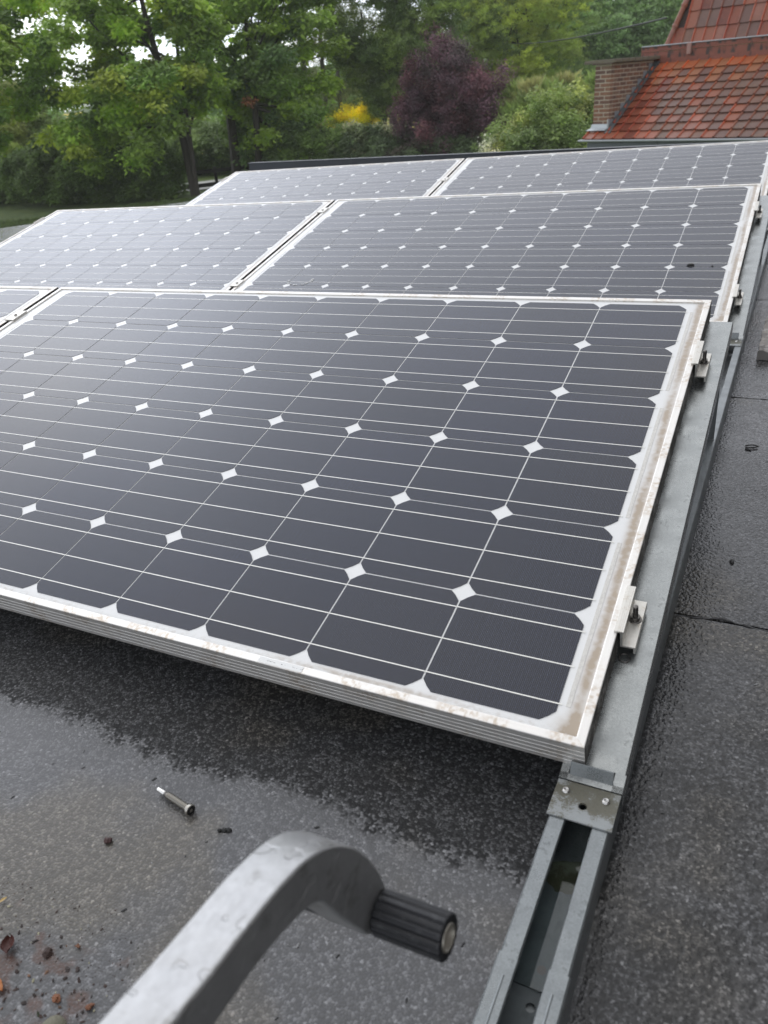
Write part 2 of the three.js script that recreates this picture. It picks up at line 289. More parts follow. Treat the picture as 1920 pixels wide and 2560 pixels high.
// ------------------------------------------------------------------ rails: open steel channels on the roof, sloped carriers under the panels
const nrm = V(0, Math.cos(TILT), Math.sin(TILT)), slope = V(0, Math.sin(TILT), -Math.cos(TILT));
const RX = 0.0469, railTop = -0.0455;
function channel(z0, z1, half, top, bot, slotHalf, th = 0.002) {    // C profile, open slot upwards
  const pr = [[-slotHalf, top - th - 0.004], [-slotHalf, top - 0.0008], [-slotHalf - 0.0008, top], [-half + 0.0015, top], [-half, top - 0.0015], [-half, bot], [half, bot], [half, top - 0.0015], [half - 0.0015, top], [slotHalf + 0.0008, top], [slotHalf, top - 0.0008], [slotHalf, top - th - 0.004],
    [slotHalf + th, top - th - 0.004], [slotHalf + th, top - th], [half - th, top - th], [half - th, bot + th], [-half + th, bot + th], [-half + th, top - th], [-slotHalf - th, top - th], [-slotHalf - th, top - th - 0.004], [-slotHalf, top - th - 0.004]];
  const a = pr.map(([x, y]) => [V(x, y, z0), V(x, y, z1)]);
  return quads(a);
}
const holedFloor = (() => {    // the channel's floor strip near the camera with its two fixing holes
  const s = new THREE.Shape([[-0.0265, 0.1], [0.0265, 0.1], [0.0265, 0.46], [-0.0265, 0.46]].map(([x, y]) => new THREE.Vector2(x, y)));
  for (const z of [0.2400]) { const h = new THREE.Path(); h.absarc(-0.0005, z, 0.0042, 0, Math.PI * 2, true); s.holes.push(h); }
  const g = new THREE.ExtrudeGeometry(s, { depth: 0.0016, bevelEnabled: false, curveSegments: 20 }).rotateX(Math.PI / 2);
  return boxUV(g);
})();
const waterMat = new THREE.MeshPhysicalMaterial({ color: RGB(0.9, 0.95, 0.95), roughness: 0.03, transmission: 1, thickness: 0.003, ior: 1.33 });
const mossMat = std(0.5, 0.5, 0.36, { roughness: 0.95, map: algae });
function roofRail(x, label, front) {
  const t = base('roof_rail', [x, 0, 0]); tag(t, label, 'mounting rail', 'mounting rails running back along the roof');
  part('channel', channel(-4.35, 0.247, 0.0295, railTop, RY + 0.001, 0.0133), galvDull, t);
  if (front) {
    part('end_channel', channel(0.2310, 0.62, 0.0309, railTop + 0.0016, RY + 0.0008, 0.0126, 0.0012), galvDull, t);
    for (const s of [-1, 1]) part('flange_rib', at(new THREE.CylinderGeometry(0.0016, 0.0016, 0.36, 8).rotateX(Math.PI / 2), s * 0.0205, railTop + 0.0006, 0.43), galvDull, t);
    const f = part('floor_plate', holedFloor, std(0.13, 0.145, 0.15, { metalness: 0.3, roughness: 0.5, map: galvMap }), t); f.position.y = RY + 0.0065;
    const w = part('rain_water', new THREE.BoxGeometry(0.0508, 0.0016, 0.36), waterMat, t); w.position.set(0, RY + 0.0082, 0.045);
    const st = part('hole_disc', new THREE.CircleGeometry(0.0043, 20).rotateX(-Math.PI / 2), std(0.11, 0.09, 0.08, { roughness: 0.5 }), t); st.position.set(-0.0005, RY + 0.0068, 0.2055);  // flat grey-brown disc standing in for the second fixing hole
    const mp = part('moss_patch', (() => { const g = new THREE.CircleGeometry(0.021, 28).rotateX(-Math.PI / 2); const p = g.attributes.position; for (let i = 1; i < p.count; i++) { const k = 0.75 + 0.5 * fbm(i * 0.7, 2, 8, 2); p.setXYZ(i, Math.max(-0.026, Math.min(0.026, p.getX(i) * k)), 0, p.getZ(i) * k); } return g; })(), mossMat, t);
    mp.position.set(0, RY + 0.0070, 0.106);
  }
  return t;
}
roofRail(RX, 'grey galvanised roof rail with open slot, running from the bottom right to the back', true);
roofRail(RX + LEFT + 0.012, 'grey roof rail hidden under the gap between the left and right panels', false);
roofRail(RX + 2 * LEFT - 0.066, 'grey roof rail under the far left ends of the panels', false);

// sloped carrier; origin at the row's cell corner, x centred on its rail
const CW = 0.0325;
const carrierGeo = (() => {            // top sheet with folded sides, along the slope from s = -.038 to .957, below the frame by FH
  const th = 0.0018, side = 0.026, s0 = -0.0385, s1 = 0.955, P3 = (x, s, h) => V(x, 0, 0).addScaledVector(slope, s).addScaledVector(nrm, -FH + h);
  const pr = [[-CW, -side], [-CW, -0.0015], [-CW + 0.0015, 0], [CW - 0.0015, 0], [CW, -0.0015], [CW, -side], [CW - 0.008, -side], [CW - 0.008, -side + th], [CW - th, -side + th], [CW - th, -th], [-CW + th, -th], [-CW + th, -side], [-CW, -side]];
  const one = (sa, sb, list) => quads(list.map(([x, h]) => [P3(x, sb, h), P3(x, sa, h)]));
  return one(-0.0165, s1, pr);
})();
const noseGeo = (() => {               // front end of the carrier: cheeks beside the cut-out, then bent flat on to the rail
  const P3 = (x, s, h) => V(x, 0, 0).addScaledVector(slope, s).addScaledVector(nrm, -FH + h), gs = [];
  const strip = (x0, x1, sa, sb) => quads([[0, 0], [1, 0], [1, 1], [0, 1], [0, 0]].map(([k, l]) => [P3(k ? x1 : x0, sa, -0.0018 * l), P3(k ? x1 : x0, sb, -0.0018 * l)]));
  gs.push(strip(-CW, -0.024, -0.0165, -0.0385), strip(0.0215, CW, -0.0165, -0.0385), strip(-CW, CW, -0.031, -0.0385));
  for (const s of [-1, 1]) gs.push(boxUV(new THREE.BoxGeometry(0.0018, 0.020, 0.03)).applyMatrix4(new THREE.Matrix4().makeTranslation(s * (CW - 0.0009), -0.0565, 0.012)));
  return mergeGeometries(gs);
})();
const tabGeo = (() => { const g = boxUV(rb(0.0445, 0.0150, 0.0018, 0.0006)); g.rotateX(-0.32); g.translate(-0.0005, -0.0348, 0.0205); return g; })();
const plateGeo = (() => {
  const s = new THREE.Shape([[-0.0317, -0.031], [0.0317, -0.031], [0.0317, -0.078], [-0.0317, -0.078]].map(([x, y]) => new THREE.Vector2(x, y)));
  const h = new THREE.Path(); h.absarc(-0.0007, -0.0582, 0.0043, 0, Math.PI * 2, true); s.holes.push(h);
  const g = new THREE.ExtrudeGeometry(s, { depth: 0.0016, bevelEnabled: true, bevelSize: 0.0004, bevelThickness: 0.0003, bevelSegments: 1, curveSegments: 18 }).rotateX(-Math.PI / 2);
  g.translate(0, -0.0452, 0);
  const p = g.attributes.position, uv = new Float32Array(p.count * 2); for (let i = 0; i < p.count; i++) { uv[2 * i] = (p.getX(i) + 0.032) / 0.064; uv[2 * i + 1] = (p.getZ(i) - 0.03) / 0.05; }
  g.setAttribute('uv', new THREE.BufferAttribute(uv, 2)); return g;
})();
const rivetGeo = new THREE.LatheGeometry([[0, 0.0012], [0.0011, 0.0012], [0.0013, 0.0024], [0.0026, 0.0026], [0.0039, 0.0016], [0.0043, 0.0003], [0.0043, 0]].map(([x, y]) => new THREE.Vector2(x, y)), 20);
const legGeo = (() => { const g = new THREE.BoxGeometry(0.05, 0.20, 0.002); g.translate(0, 0.10, 0); return boxUV(g); })();
function makeCarrier() {
  const t = base('panel_carrier');
  part('sloped_rail', carrierGeo, galv, t); part('rail_nose', noseGeo, galv, t); part('stop_tab', tabGeo, galvDull, t); part('foot_plate', plateGeo, plateMat, t);
  for (const s of [-1, 1]) { const r = part('rivet', rivetGeo, steel, t); r.position.set(s > 0 ? 0.0193 : -0.0210, -0.0433, 0.0443); }
  const l = part('rear_leg', legGeo, galvDull, t); l.position.set(0, railTop + 0.0005, -0.9); l.scale.y = 0.86;
  const d = part('drain_washer', new THREE.TorusGeometry(0.0062, 0.0009, 6, 24), steelDark, t); d.position.copy(slope).multiplyScalar(0.1335).addScaledVector(nrm, -FH + 0.0008); d.position.x = 0.0005; d.rotation.x = -Math.PI / 2 + TILT;
  return t;
}
const carrierSpots = [[0, 0, 'grey galvanised sloped carrier beside the nearest panel, riveted foot in the foreground'], [0, 1, 'grey galvanised sloped carrier beside the right end of the middle row'], [0, 2, 'grey galvanised sloped carrier at the right end of the back row'],
  [1, 0, 'sloped carrier in the gap left of the nearest large panel'], [1, 1, 'sloped carrier in the gap between the two middle-row panels'], [1, 2, 'sloped carrier in the gap between the two back-row panels'],
  [2, 0, 'sloped carrier under the far left end of the front row'], [2, 1, 'sloped carrier under the lawn-side end of the middle row'], [2, 2, 'sloped carrier under the tree-side end of the back row']];
const carrier0 = makeCarrier();
carrierSpots.forEach(([c, r, label], n) => {
  let o = carrier0; if (n) { o = carrier0.clone(); o.name = numbered('panel_carrier'); scene.add(o); }
  o.position.set(RX + ROW[r][0] + (c ? c * LEFT + (c === 1 ? 0.012 : -0.066) : 0), 0, ROW[r][1]);
  tag(o, label, 'panel carrier', 'sloped carriers under the panel ends');
});

// clamps: end clamps at the right (and, mirrored, at the left), middle clamps in the gaps
const hookGeo = (() => {   // local: x across, y up the panel normal, z down the slope; 75 mm long
  const a = boxUV(rb(0.0112, 0.0030, 0.075, 0.0005)); a.translate(0.0396, LIP + 0.0016, 0);
  const groove = [-1, 0, 1].map((k) => at(boxUV(new THREE.BoxGeometry(0.0006, 0.0005, 0.0748)), 0.0402 + k * 0.0022, LIP + 0.0032, 0));
  const b = boxUV(rb(0.0030, 0.0240, 0.075, 0.0005)); b.translate(0.0424, LIP - 0.0095, 0);
  const c = boxUV(rb(0.0178, 0.0030, 0.075, 0.0005)); c.translate(0.0498, -0.0196, 0);
  const d = boxUV(rb(0.0026, 0.0085, 0.075, 0.0005)); d.translate(0.0574, -0.0245, 0);
  return mergeGeometries([a, ...groove, b, c, d].map((g) => { g = g.index ? g.toNonIndexed() : g; for (const k of Object.keys(g.attributes)) if (!['position', 'normal', 'uv'].includes(k)) g.deleteAttribute(k); return g; }));
})();
const boltGeo = (() => { const pts = [[0, 0.0235], [0.0024, 0.0235], [0.0031, 0.0228]]; for (let i = 0; i < 12; i++) { const y = 0.0222 - i * 0.0011; pts.push([0.0031, y], [0.0026, y - 0.00055]); } pts.push([0.0031, 0.0085], [0.0031, 0]); return new THREE.LatheGeometry(pts.map(([x, y]) => new THREE.Vector2(x, y)).reverse(), 18); })();
const nutGeo = at(new THREE.CylinderGeometry(0.0056, 0.0058, 0.0052, 6), 0, 0.0036, 0), washerGeo = new THREE.LatheGeometry([[0.003, 0.0013], [0.0068, 0.0013], [0.0076, 0.0005], [0.0076, 0]].map(([x, y]) => new THREE.Vector2(x, y)).reverse(), 26);
function makeEndClamp() {
  const t = base('end_clamp'); t.rotation.x = TILT;
  part('clamp_body', hookGeo, clampMat, t);
  for (const [n, g, m] of [['threaded_stud', boltGeo, steelDark], ['nut', nutGeo, steelDark], ['washer', washerGeo, steelDark]]) part(n, g, m, t).position.set(0.0504, -0.0181, -0.006);
  part('base_bolt', at(new THREE.CylinderGeometry(0.003, 0.003, 0.018, 12), 0.0504, -0.028, -0.006), steelDark, t);
  return t;
}
const ec0 = makeEndClamp();
[[0, 0.1755, 'white aluminium end clamp with upright stud, nearest the foreground rail foot'], [0, 0.7730, 'aluminium end clamp with upright stud near the upper right corner of the nearest panel'],
  [1, 0.1590, 'aluminium end clamp on the lower right side of the middle-row panel'], [1, 0.7600, 'aluminium end clamp on the upper right side of the middle-row panel'],
  [2, 0.1600, 'aluminium end clamp at the right end of the back row'], [2, 0.7600, 'aluminium end clamp at the upper right end of the back row']].forEach(([r, v, label], n) => {
  let o = ec0; if (n) { o = ec0.clone(); o.name = numbered('end_clamp'); scene.add(o); }
  o.position.set(ROW[r][0], v * Math.sin(TILT), ROW[r][1] - v * Math.cos(TILT)); tag(o, label, 'clamp', 'end clamps on the panel frames');
});
[[1, 0.83, 'white clamp on the lawn-side end of the middle row'], [1, 0.17, 'lower clamp on the lawn-side end of the middle row'], [2, 0.83, 'white clamp on the tree-side end of the back row'], [2, 0.17, 'lower clamp on the tree-side end of the back row']].forEach(([r, v, label]) => {
  const o = ec0.clone(); o.name = numbered('end_clamp'); scene.add(o); o.rotation.order = 'XYZ';
  o.position.set(ROW[r][0] + LEFT + PR - PW + PR, v * Math.sin(TILT), ROW[r][1] - v * Math.cos(TILT)); o.rotation.set(TILT, Math.PI, 0, 'XYZ'); tag(o, label, 'clamp', 'end clamps on the panel frames');
});
const midGeo = (() => { const a = rb(0.034, 0.0024, 0.05, 0.0006), b = at(rb(0.010, 0.016, 0.05, 0.0006), 0, -0.009, 0); return boxUV(mergeGeometries([a, b].map((g) => g.index ? g.toNonIndexed() : g))); })();
function makeMid() { const t = base('middle_clamp'); t.rotation.x = TILT; part('clamp_body', midGeo, clampMat, t); part('bolt_head', at(new THREE.CylinderGeometry(0.0045, 0.0045, 0.004, 6), 0, 0.003, 0), steel, t); return t; }
let mid0 = null;
[[0, 0.80, 'upper middle clamp in the gap left of the nearest large panel'], [1, 0.845, 'upper middle clamp in the gap between the middle-row panels'], [1, 0.16, 'lower middle clamp in the middle-row gap'], [2, 0.62, 'middle clamp in the gap of the back row'], [2, 0.16, 'lower middle clamp in the gap of the back row']].forEach(([r, v, label]) => {
  const o = mid0 ? mid0.clone() : (mid0 = makeMid()); if (o !== mid0) { o.name = numbered('middle_clamp'); scene.add(o); }
  const p = V(0, 0, ROW[r][1]).addScaledVector(slope, v).addScaledVector(nrm, LIP + 0.0017);
  p.x = ROW[r][0] + (PR - PW + PR + LEFT) / 2; o.position.copy(p); tag(o, label, 'clamp', 'middle clamps in the panel gaps');
});

// dried smear and crumbs on the middle-row panel
{
  const on = (x, v, h) => V(ROW[1][0] + x, 0, ROW[1][1]).addScaledVector(slope, v).addScaledVector(nrm, h);
  const r = rng(77), mk = (name, label, cat, x, v, s, mat, flat, seed) => {
    const g = new THREE.IcosahedronGeometry(1, 3), p = g.attributes.position, q = V(0, 0, 0);
    for (let i = 0; i < p.count; i++) { q.fromBufferAttribute(p, i); const k = 0.6 + 0.9 * fbm(q.x * 2 + seed, q.y * 2 + q.z * 1.7 + 9, seed, 3); q.multiplyScalar(k); p.setXYZ(i, q.x * s, Math.max(-0.2, q.y) * s * flat, q.z * s * 0.7); }
    g.computeVertexNormals(); const o = part(name, g, mat, null); o.position.copy(on(x, v, 0.001)); o.rotation.set(TILT, seed, 0); return tag(o, label, cat);
  };
  const dirt = std(0.018, 0.017, 0.017, { roughness: 0.8 });
  mk('dirt_lump', 'larger dark crumb of dirt on the right cells of the middle-row panel', 'dirt', -0.10, 0.325, 0.011, dirt, 0.35, 3);
  mk('dirt_lump', 'tiny dark crumb beside the larger one on the middle-row panel', 'dirt', -0.04, 0.32, 0.004, dirt, 0.4, 5);
  const gs = [];
  for (let i = 0; i < 70; i++) { const a = -0.4 + r() * 3.6, k = 0.86 + 0.2 * r(), g = new THREE.CircleGeometry(0.001 + 0.0035 * r() * r(), 6); g.rotateX(-Math.PI / 2); g.scale(1, 1, 0.5 + r()); g.translate(Math.cos(a) * 0.05 * k, 0.0004 + 0.00001 * i, Math.sin(a) * 0.042 * k); gs.push(g); }
  const sm_ = part('dried_smear', mergeGeometries(gs), std(0.5, 0.5, 0.48, { roughness: 0.35 }), null); sm_.position.copy(on(-1.385, 0.20, 0.0006)); sm_.rotation.x = TILT;
  tag(sm_, 'pale dried smear ring on the lower left cells of the middle-row panel', 'smear');
}

// ------------------------------------------------------------------ aluminium ladder hook in the foreground, with ribbed black rollers
{
  const t = base('ladder_hook', [-0.02, 0.1456, 0.349]); tag(t, 'curved aluminium ladder hook with black ribbed rollers, blurred in the foreground', 'ladder hook');
  const a = V(-0.9952, -0.0919, -0.0335), e1 = V(-0.0337, 0, 0.9994), e2 = V(-0.0918, 0.9958, -0.0031);
  t.quaternion.setFromRotationMatrix(new THREE.Matrix4().makeBasis(e1, e2, a.clone()));
  const outer = [[0.42, 0.128], [0.2, 0.1205], [0.148, 0.1149], [0.1254, 0.1122], [0.1071, 0.1104], [0.0791, 0.1075], [0.0623, 0.1045], [0.0447, 0.0994], [0.0318, 0.0926], [0.0212, 0.0840], [0.0111, 0.0725], [0.0016, 0.0575], [-0.0070, 0.0373], [-0.0121, 0.0187], [-0.0135, 0.0063]];
  const boss = [[-0.0112, 0.0010], [-0.0060, -0.0040], [0.0007, -0.0070], [0.0083, -0.0087], [0.0118, -0.0072]];
  const inner = [[0.0165, -0.0010], [0.0238, 0.0152], [0.0336, 0.0370], [0.0400, 0.0538], [0.0445, 0.0635], [0.0505, 0.0690], [0.0596, 0.0740], [0.0769, 0.0793], [0.0973, 0.0830], [0.1291, 0.0855], [0.2, 0.0905], [0.42, 0.098]];
  const curve = (l) => new THREE.CatmullRomCurve3(l.map(([x, y]) => V(x, y, 0)), false, 'centripetal').getPoints(l.length * 8).map((p) => new THREE.Vector2(p.x, p.y));
  const s = new THREE.Shape([...curve(outer), ...curve(boss), ...curve(inner)]);
  const W = 0.0315, g = new THREE.ExtrudeGeometry(s, { depth: W - 0.005, bevelEnabled: true, bevelSize: 0.0022, bevelThickness: 0.0025, bevelOffset: -0.0022, bevelSegments: 3, curveSegments: 4, steps: 24 });
  g.translate(0, 0, 0.0025);
  { // dents and casting waves on the broad upper face
    const p = g.attributes.position;
    for (let i = 0; i < p.count; i++) { const x = p.getX(i), y = p.getY(i), z = p.getZ(i); const k = (fbm(x * 40 + 20, z * 40 + y * 20 + 20, 44, 2) - 0.5) * 0.0009; p.setY(i, y + k); }
    g.computeVertexNormals();
  }
  const alu = tex(512, 512, (x, y) => { const n = fbm(x / 60, y / 60, 131, 5, 0, 0), f = fbm(x / 9, y / 9, 132, 3), m = 0.55 * sm(0.62, 0.8, n * 0.85 + f * 0.2); const v = 0.43 + 0.06 * (f - 0.5) + 0.08 * (n - 0.5); return [mix(v, 0.22, m), mix(v, 0.215, m), mix(v, 0.2, m)]; }, { srgb: true });
  const aluB = tex(512, 512, (x, y) => { const n = fbm(x / 50, y / 50, 141, 3), d = sm(0.62, 0.72, fbm(x / 34, y / 34, 142, 3)); const v = 0.6 * n + 0.4 * (1 - d); return [v, v, v]; });
  part('hook_bar', boxUV(g, 7), new THREE.MeshStandardMaterial({ color: 0xffffff, map: alu, bumpMap: aluB, bumpScale: 0.0010, roughnessMap: scaled(aluRough, 1.4), roughness: 1.0, metalness: 0.78 }), t);
  const roller = (() => { const pts = [], R = 0.0142, n = 16; for (let i = 0; i < n * 4; i++) { const th = i / (n * 4) * Math.PI * 2, k = i % 4; const rr = k < 2 || k === 2 ? R : R - 0.0011; pts.push(new THREE.Vector2(Math.cos(th) * rr, Math.sin(th) * rr)); }
    const sh = new THREE.Shape(pts), h = new THREE.Path(); h.absarc(0, 0, 0.0086, 0, Math.PI * 2, true); sh.holes.push(h);
    return new THREE.ExtrudeGeometry(sh, { depth: 0.045, bevelEnabled: true, bevelSize: 0.001, bevelThickness: 0.0015, bevelOffset: -0.001, bevelSegments: 2, curveSegments: 28 }); })();
  const scuff = tex(256, 256, (x, y) => { const m = sm(0.6, 0.72, fbm(x / 18, y / 40, 151, 4)) * fbm(x / 3, y / 3, 152, 2); return [0.009 + 0.035 * m, 0.0095 + 0.035 * m, 0.012 + 0.036 * m]; }, { srgb: true }), rubber = std(1, 1, 1, { map: scuff, roughness: 0.5 });
  const cup = new THREE.LatheGeometry([[0, -0.004], [0.003, -0.0042], [0.0062, -0.0022], [0.0078, 0.0006], [0.0086, 0.0012], [0.0090, -0.0004], [0.0088, -0.006]].map(([x, y]) => new THREE.Vector2(x, y)), 30).rotateX(-Math.PI / 2);
  const chrome = std(0.50, 0.47, 0.41, { metalness: 0.9, roughness: 0.34 });
  for (const s2 of [-1, 1]) {
    const r = part('roller', s2 < 0 ? boxUV(roller, 25) : roller.clone(), rubber, t); r.position.set(-0.0004, -0.0005, s2 < 0 ? -0.0475 : W + 0.001);
    const c = part('axle_cap', cup, chrome, r); c.position.z = s2 < 0 ? -0.001 : 0.046; if (s2 > 0) c.rotation.y = Math.PI;
  }
  part('axle', new THREE.CylinderGeometry(0.0045, 0.0045, 0.118, 16).rotateX(Math.PI / 2), steel, t).position.set(-0.0004, -0.0005, W / 2);
}

// ------------------------------------------------------------------ loose things on the roof
{ // the bolt
  const t = base('loose_bolt', [-0.3684, RY + 0.0066, 0.180]); tag(t, 'loose threaded bolt with a black-faced head lying on the bare roof', 'bolt');
  t.rotation.y = Math.atan2(-(0.1693 - 0.180), -(-0.4251 + 0.3684)) + Math.PI; t.rotation.z = 0;
  const L = 0.0577, lathe = (pts, n = 22) => new THREE.LatheGeometry(pts.map(([x, y]) => new THREE.Vector2(x, y)), n).rotateZ(-Math.PI / 2);
  t.rotation.y = Math.atan2(0.1693 - 0.180, -(-0.4251 + 0.3684)) ; t.rotation.y = Math.PI - Math.atan2(-(0.1693 - 0.180), 0.4251 - 0.3684);
  const th = []; th.push([0, 0.0045], [0.0034, 0.0045]); for (let i = 0; i < 30; i++) { const x = 0.006 + i * 0.00112; th.push([0.0041, x], [0.0034, x + 0.00056]); } th.push([0.0037, 0.0405], [0, 0.0407]);
  part('thread', lathe(th), std(0.34, 0.32, 0.28, { metalness: 0.9, roughness: 0.34 }), t);
  part('neck', lathe([[0, 0.0405], [0.0027, 0.0405], [0.0027, 0.0450], [0, 0.0450]]), steelDark, t);
  part('pin', lathe([[0, 0.0445], [0.0027, 0.0447], [0.0027, L - 0.0006], [0.0022, L], [0, L]]), std(0.8, 0.79, 0.76, { metalness: 0.9, roughness: 0.25 }), t);
  part('head', lathe([[0, -0.0012], [0.0062, -0.0012], [0.0067, -0.0005], [0.0067, 0.0030], [0.0045, 0.0050], [0, 0.005]]), std(0.42, 0.40, 0.36, { metalness: 0.9, roughness: 0.3 }), t);
  part('head_socket', lathe([[0, -0.0008], [0.0022, -0.0008], [0.0026, -0.0016], [0.0058, -0.0017], [0.0062, -0.0012], [0.006, -0.0005], [0, 0.0]], 6), black, t);
}
function lump(seed, sx, sy, sz, detail = 3, rough = 0.7) {
  const g = new THREE.IcosahedronGeometry(1, detail), p = g.attributes.position, q = V(0, 0, 0);
  for (let i = 0; i < p.count; i++) { q.fromBufferAttribute(p, i); const k = 1 - rough * 0.5 + rough * fbm(q.x * 1.6 + seed * 3.1 + 20, q.y * 1.6 + q.z * 1.3 + 20, seed, 3); q.multiplyScalar(k); p.setXYZ(i, q.x * sx, q.y * sy, q.z * sz); }
  g.computeVertexNormals(); return g;
}
function curl(w, l, bend, seed) {           // a curled leaf: pointed oval sheet with a fold
  const nu = 10, nv = 14, rows = [];
  for (let j = 0; j <= nv; j++) { const v = j / nv, half = w * 0.5 * Math.pow(Math.sin(Math.PI * (0.04 + 0.92 * v)), 0.75) * (0.85 + 0.3 * fbm(v * 5, seed, 7, 2)), row = []; for (let i = 0; i <= nu; i++) { const u = i / nu * 2 - 1; row.push(V(u * half, bend * (u * u) * w + bend * 0.6 * (v - 0.5) ** 2 * l + 0.0012 * fbm(u * 3 + 5, v * 5, seed, 2), (v - 0.5) * l)); } rows.push(row); }
  return quads(rows);
}
{
  const dbl = (r, g, b, ro = 0.55) => std(r, g, b, { side: THREE.DoubleSide, roughness: ro });
  const put = (name, geo, mat, x, z, ry, label, cat, h = 0.002) => { const o = part(name, geo, mat, null); o.position.set(x, RY + h, z); o.rotation.y = ry; return tag(o, label, cat); };
  put('dead_leaf', curl(0.013, 0.018, 0.35, 3), dbl(0.075, 0.024, 0.018), -0.4359, 0.3795, 0.7, 'reddish brown curled dead leaf at the left edge of the picture', 'leaf', 0.003);
  put('bark_flake', curl(0.007, 0.022, 0.2, 5), dbl(0.36, 0.13, 0.03), -0.4150, 0.4105, 1.25, 'orange bark flake at the lower left edge', 'bark', 0.003);
  put('wood_chip', curl(0.0035, 0.010, 0.2, 6), dbl(0.55, 0.40, 0.17), -0.4842, 0.3467, 2.7, 'small straw-coloured wood chip at the left edge', 'wood chip', 0.003);
  put('gravel_stone', lump(8, 0.012, 0.008, 0.010, 3, 0.3), std(0.25, 0.245, 0.19, { roughness: 0.75, map: linkMap }), -0.3323, 0.4186, 0.3, 'pale grey round stone at the bottom edge', 'stone', 0.005);
  put('dirt_pellet', lump(9, 0.0050, 0.0026, 0.0036, 3, 1.1), std(0.05, 0.02, 0.018), -0.4325, 0.2461, 0.4, 'small reddish brown pellet to the left below the bolt', 'dirt', 0.003);
  put('dirt_crumb', mergeGeometries([lump(10, 0.0035, 0.003, 0.003, 2), at(lump(11, 0.004, 0.003, 0.0025, 2), 0.0055, 0, -0.002), at(lump(12, 0.0028, 0.0025, 0.002, 2), -0.0045, 0, 0.002)]), std(0.012, 0.012, 0.011), -0.319, 0.185, 0, 'black crumbs of dirt to the right of the bolt', 'dirt', 0.001);
  const bits = [[-0.352, 0.398, 0.0042, 0.20, 0.075, 0.03], [-0.318, 0.391, 0.0040, 0.18, 0.07, 0.032], [-0.395, 0.369, 0.0050, 0.04, 0.02, 0.015], [-0.372, 0.352, 0.0026, 0.16, 0.065, 0.028]];
  ['rust-orange crumb beside the pale stone', 'rust-orange crumb between the pale stone and the ladder hook', 'dark brown curled bit in the leaf litter', 'small orange bit at the upper rim of the leaf litter'].forEach((l, i) => { const b = bits[i]; put('litter_bit', lump(30 + i, b[2], b[2] * 0.5, b[2] * 0.7, 3, 1.6), std(b[3], b[4], b[5]), b[0], b[1], i, l, 'litter', 0.002); });
  // leaf litter: the fine crumbs that nobody could count
  const r = rng(5), N = 1100, one = lump(21, 1, 0.32, 0.6, 1, 1.5), im = new THREE.InstancedMesh(one, std(1, 1, 1, { roughness: 0.6 }), N), m = new THREE.Matrix4(), q = new THREE.Quaternion(), e = new THREE.Euler(), c = new THREE.Color();
  for (let i = 0; i < N; i++) {
    const d = r(), a = r() * Math.PI * 2, x = -0.40 + Math.cos(a) * 0.17 * Math.sqrt(d) * 1.15, z = 0.425 + Math.sin(a) * 0.12 * Math.sqrt(d), s = 0.0004 + 0.0019 * r() ** 4 * (1.15 - d);
    q.setFromEuler(e.set(r() * 0.6, r() * 6, r() * 0.6)); m.compose(V(x, RY + s * 0.3, z), q, V(s * (0.7 + r()), s, s * (0.7 + r()))); im.setMatrixAt(i, m);
    const k = r(); im.setColorAt(i, k < 0.74 ? c.setRGB(0.045, 0.026, 0.020).multiplyScalar(0.4 + 0.9 * r()) : k < 0.86 ? c.setRGB(0.13, 0.065, 0.032).multiplyScalar(0.4 + 0.9 * r()) : k < 0.93 ? c.setRGB(0.03, 0.04, 0.015) : c.setRGB(0.35, 0.33, 0.22));
  }
  im.name = 'leaf_litter'; scene.add(im); tag(im, 'brown and rusty wet leaf litter in the bottom left corner of the roof', 'leaf litter', null, 'stuff');
  // scattered granules and crumbs over the wet felt
  const N2 = 120, im2 = new THREE.InstancedMesh(one, std(1, 1, 1, { roughness: 0.5 }), N2);
  for (let i = 0; i < N2; i++) { const right = r() < 0.3, x = right ? 0.1 + 0.3 * r() : -0.9 + 0.9 * r(), z = right ? -1.8 + 2.1 * r() : 0.115 + 0.35 * r(), s = 0.0007 + 0.0016 * r() ** 2; q.setFromEuler(e.set(0, r() * 6, 0)); m.compose(V(x, RY + s * 0.2, z), q, V(s * 1.3, s, s)); im2.setMatrixAt(i, m); im2.setColorAt(i, r() < 0.55 ? c.setRGB(0.012, 0.012, 0.012) : c.setScalar(0.08 + 0.16 * r())); }
  im2.name = 'grit'; scene.add(im2); tag(im2, 'loose slate grit scattered on the wet roof felt', 'grit', null, 'stuff');
  // twig and scrap on the right
  const tw = [[-0.012, 0.001, -0.006], [0.002, 0.003, -0.008], [0.012, 0.003, -0.003], [0.004, 0.0025, 0.003], [-0.010, 0.0012, 0.008], [-0.009, 0.001, 0.012], [0.0, 0.001, 0.013]].map((p) => V(...p));
  put('twig', new THREE.TubeGeometry(new THREE.CatmullRomCurve3(tw), 60, 0.0014, 6), std(0.012, 0.011, 0.010), 0.1385, -1.0, 0, 'black crooked twig on the wet roof by the right edge', 'twig', 0.0006);
  put('seed_husk', lump(14, 0.0036, 0.0016, 0.0065, 2), std(0.012, 0.011, 0.010), 0.140, -0.545, 0.2, 'small dark seed husk on the wet roof right of the carrier', 'seed', 0.001);
  { // crumpled scrap of flashing tape
    const nu = 60, nv = 26, top = [], f = (u, v) => V(0.112 + v * 0.17 + 0.006 * fbm(u * 16, 3, 4, 3), RY + 0.016 + 0.014 * (fbm(u * 30 + 0.4 * v * 8, v * 5 + u * 3, 91, 3) - 0.3) + 0.006 * Math.sin(u * 70 + 5 * fbm(u * 6, v * 4, 92, 2)), -1.572 - u * 0.34 + 0.012 * v);
    for (let j = 0; j <= nv; j++) { const row = []; row.push(...Array.from({ length: nu + 1 }, (_, i) => f(i / nu, j / nv))); top.push(row); }
    const skirt = (row) => [row.map((p) => V(p.x, RY + 0.001, p.z)), row];
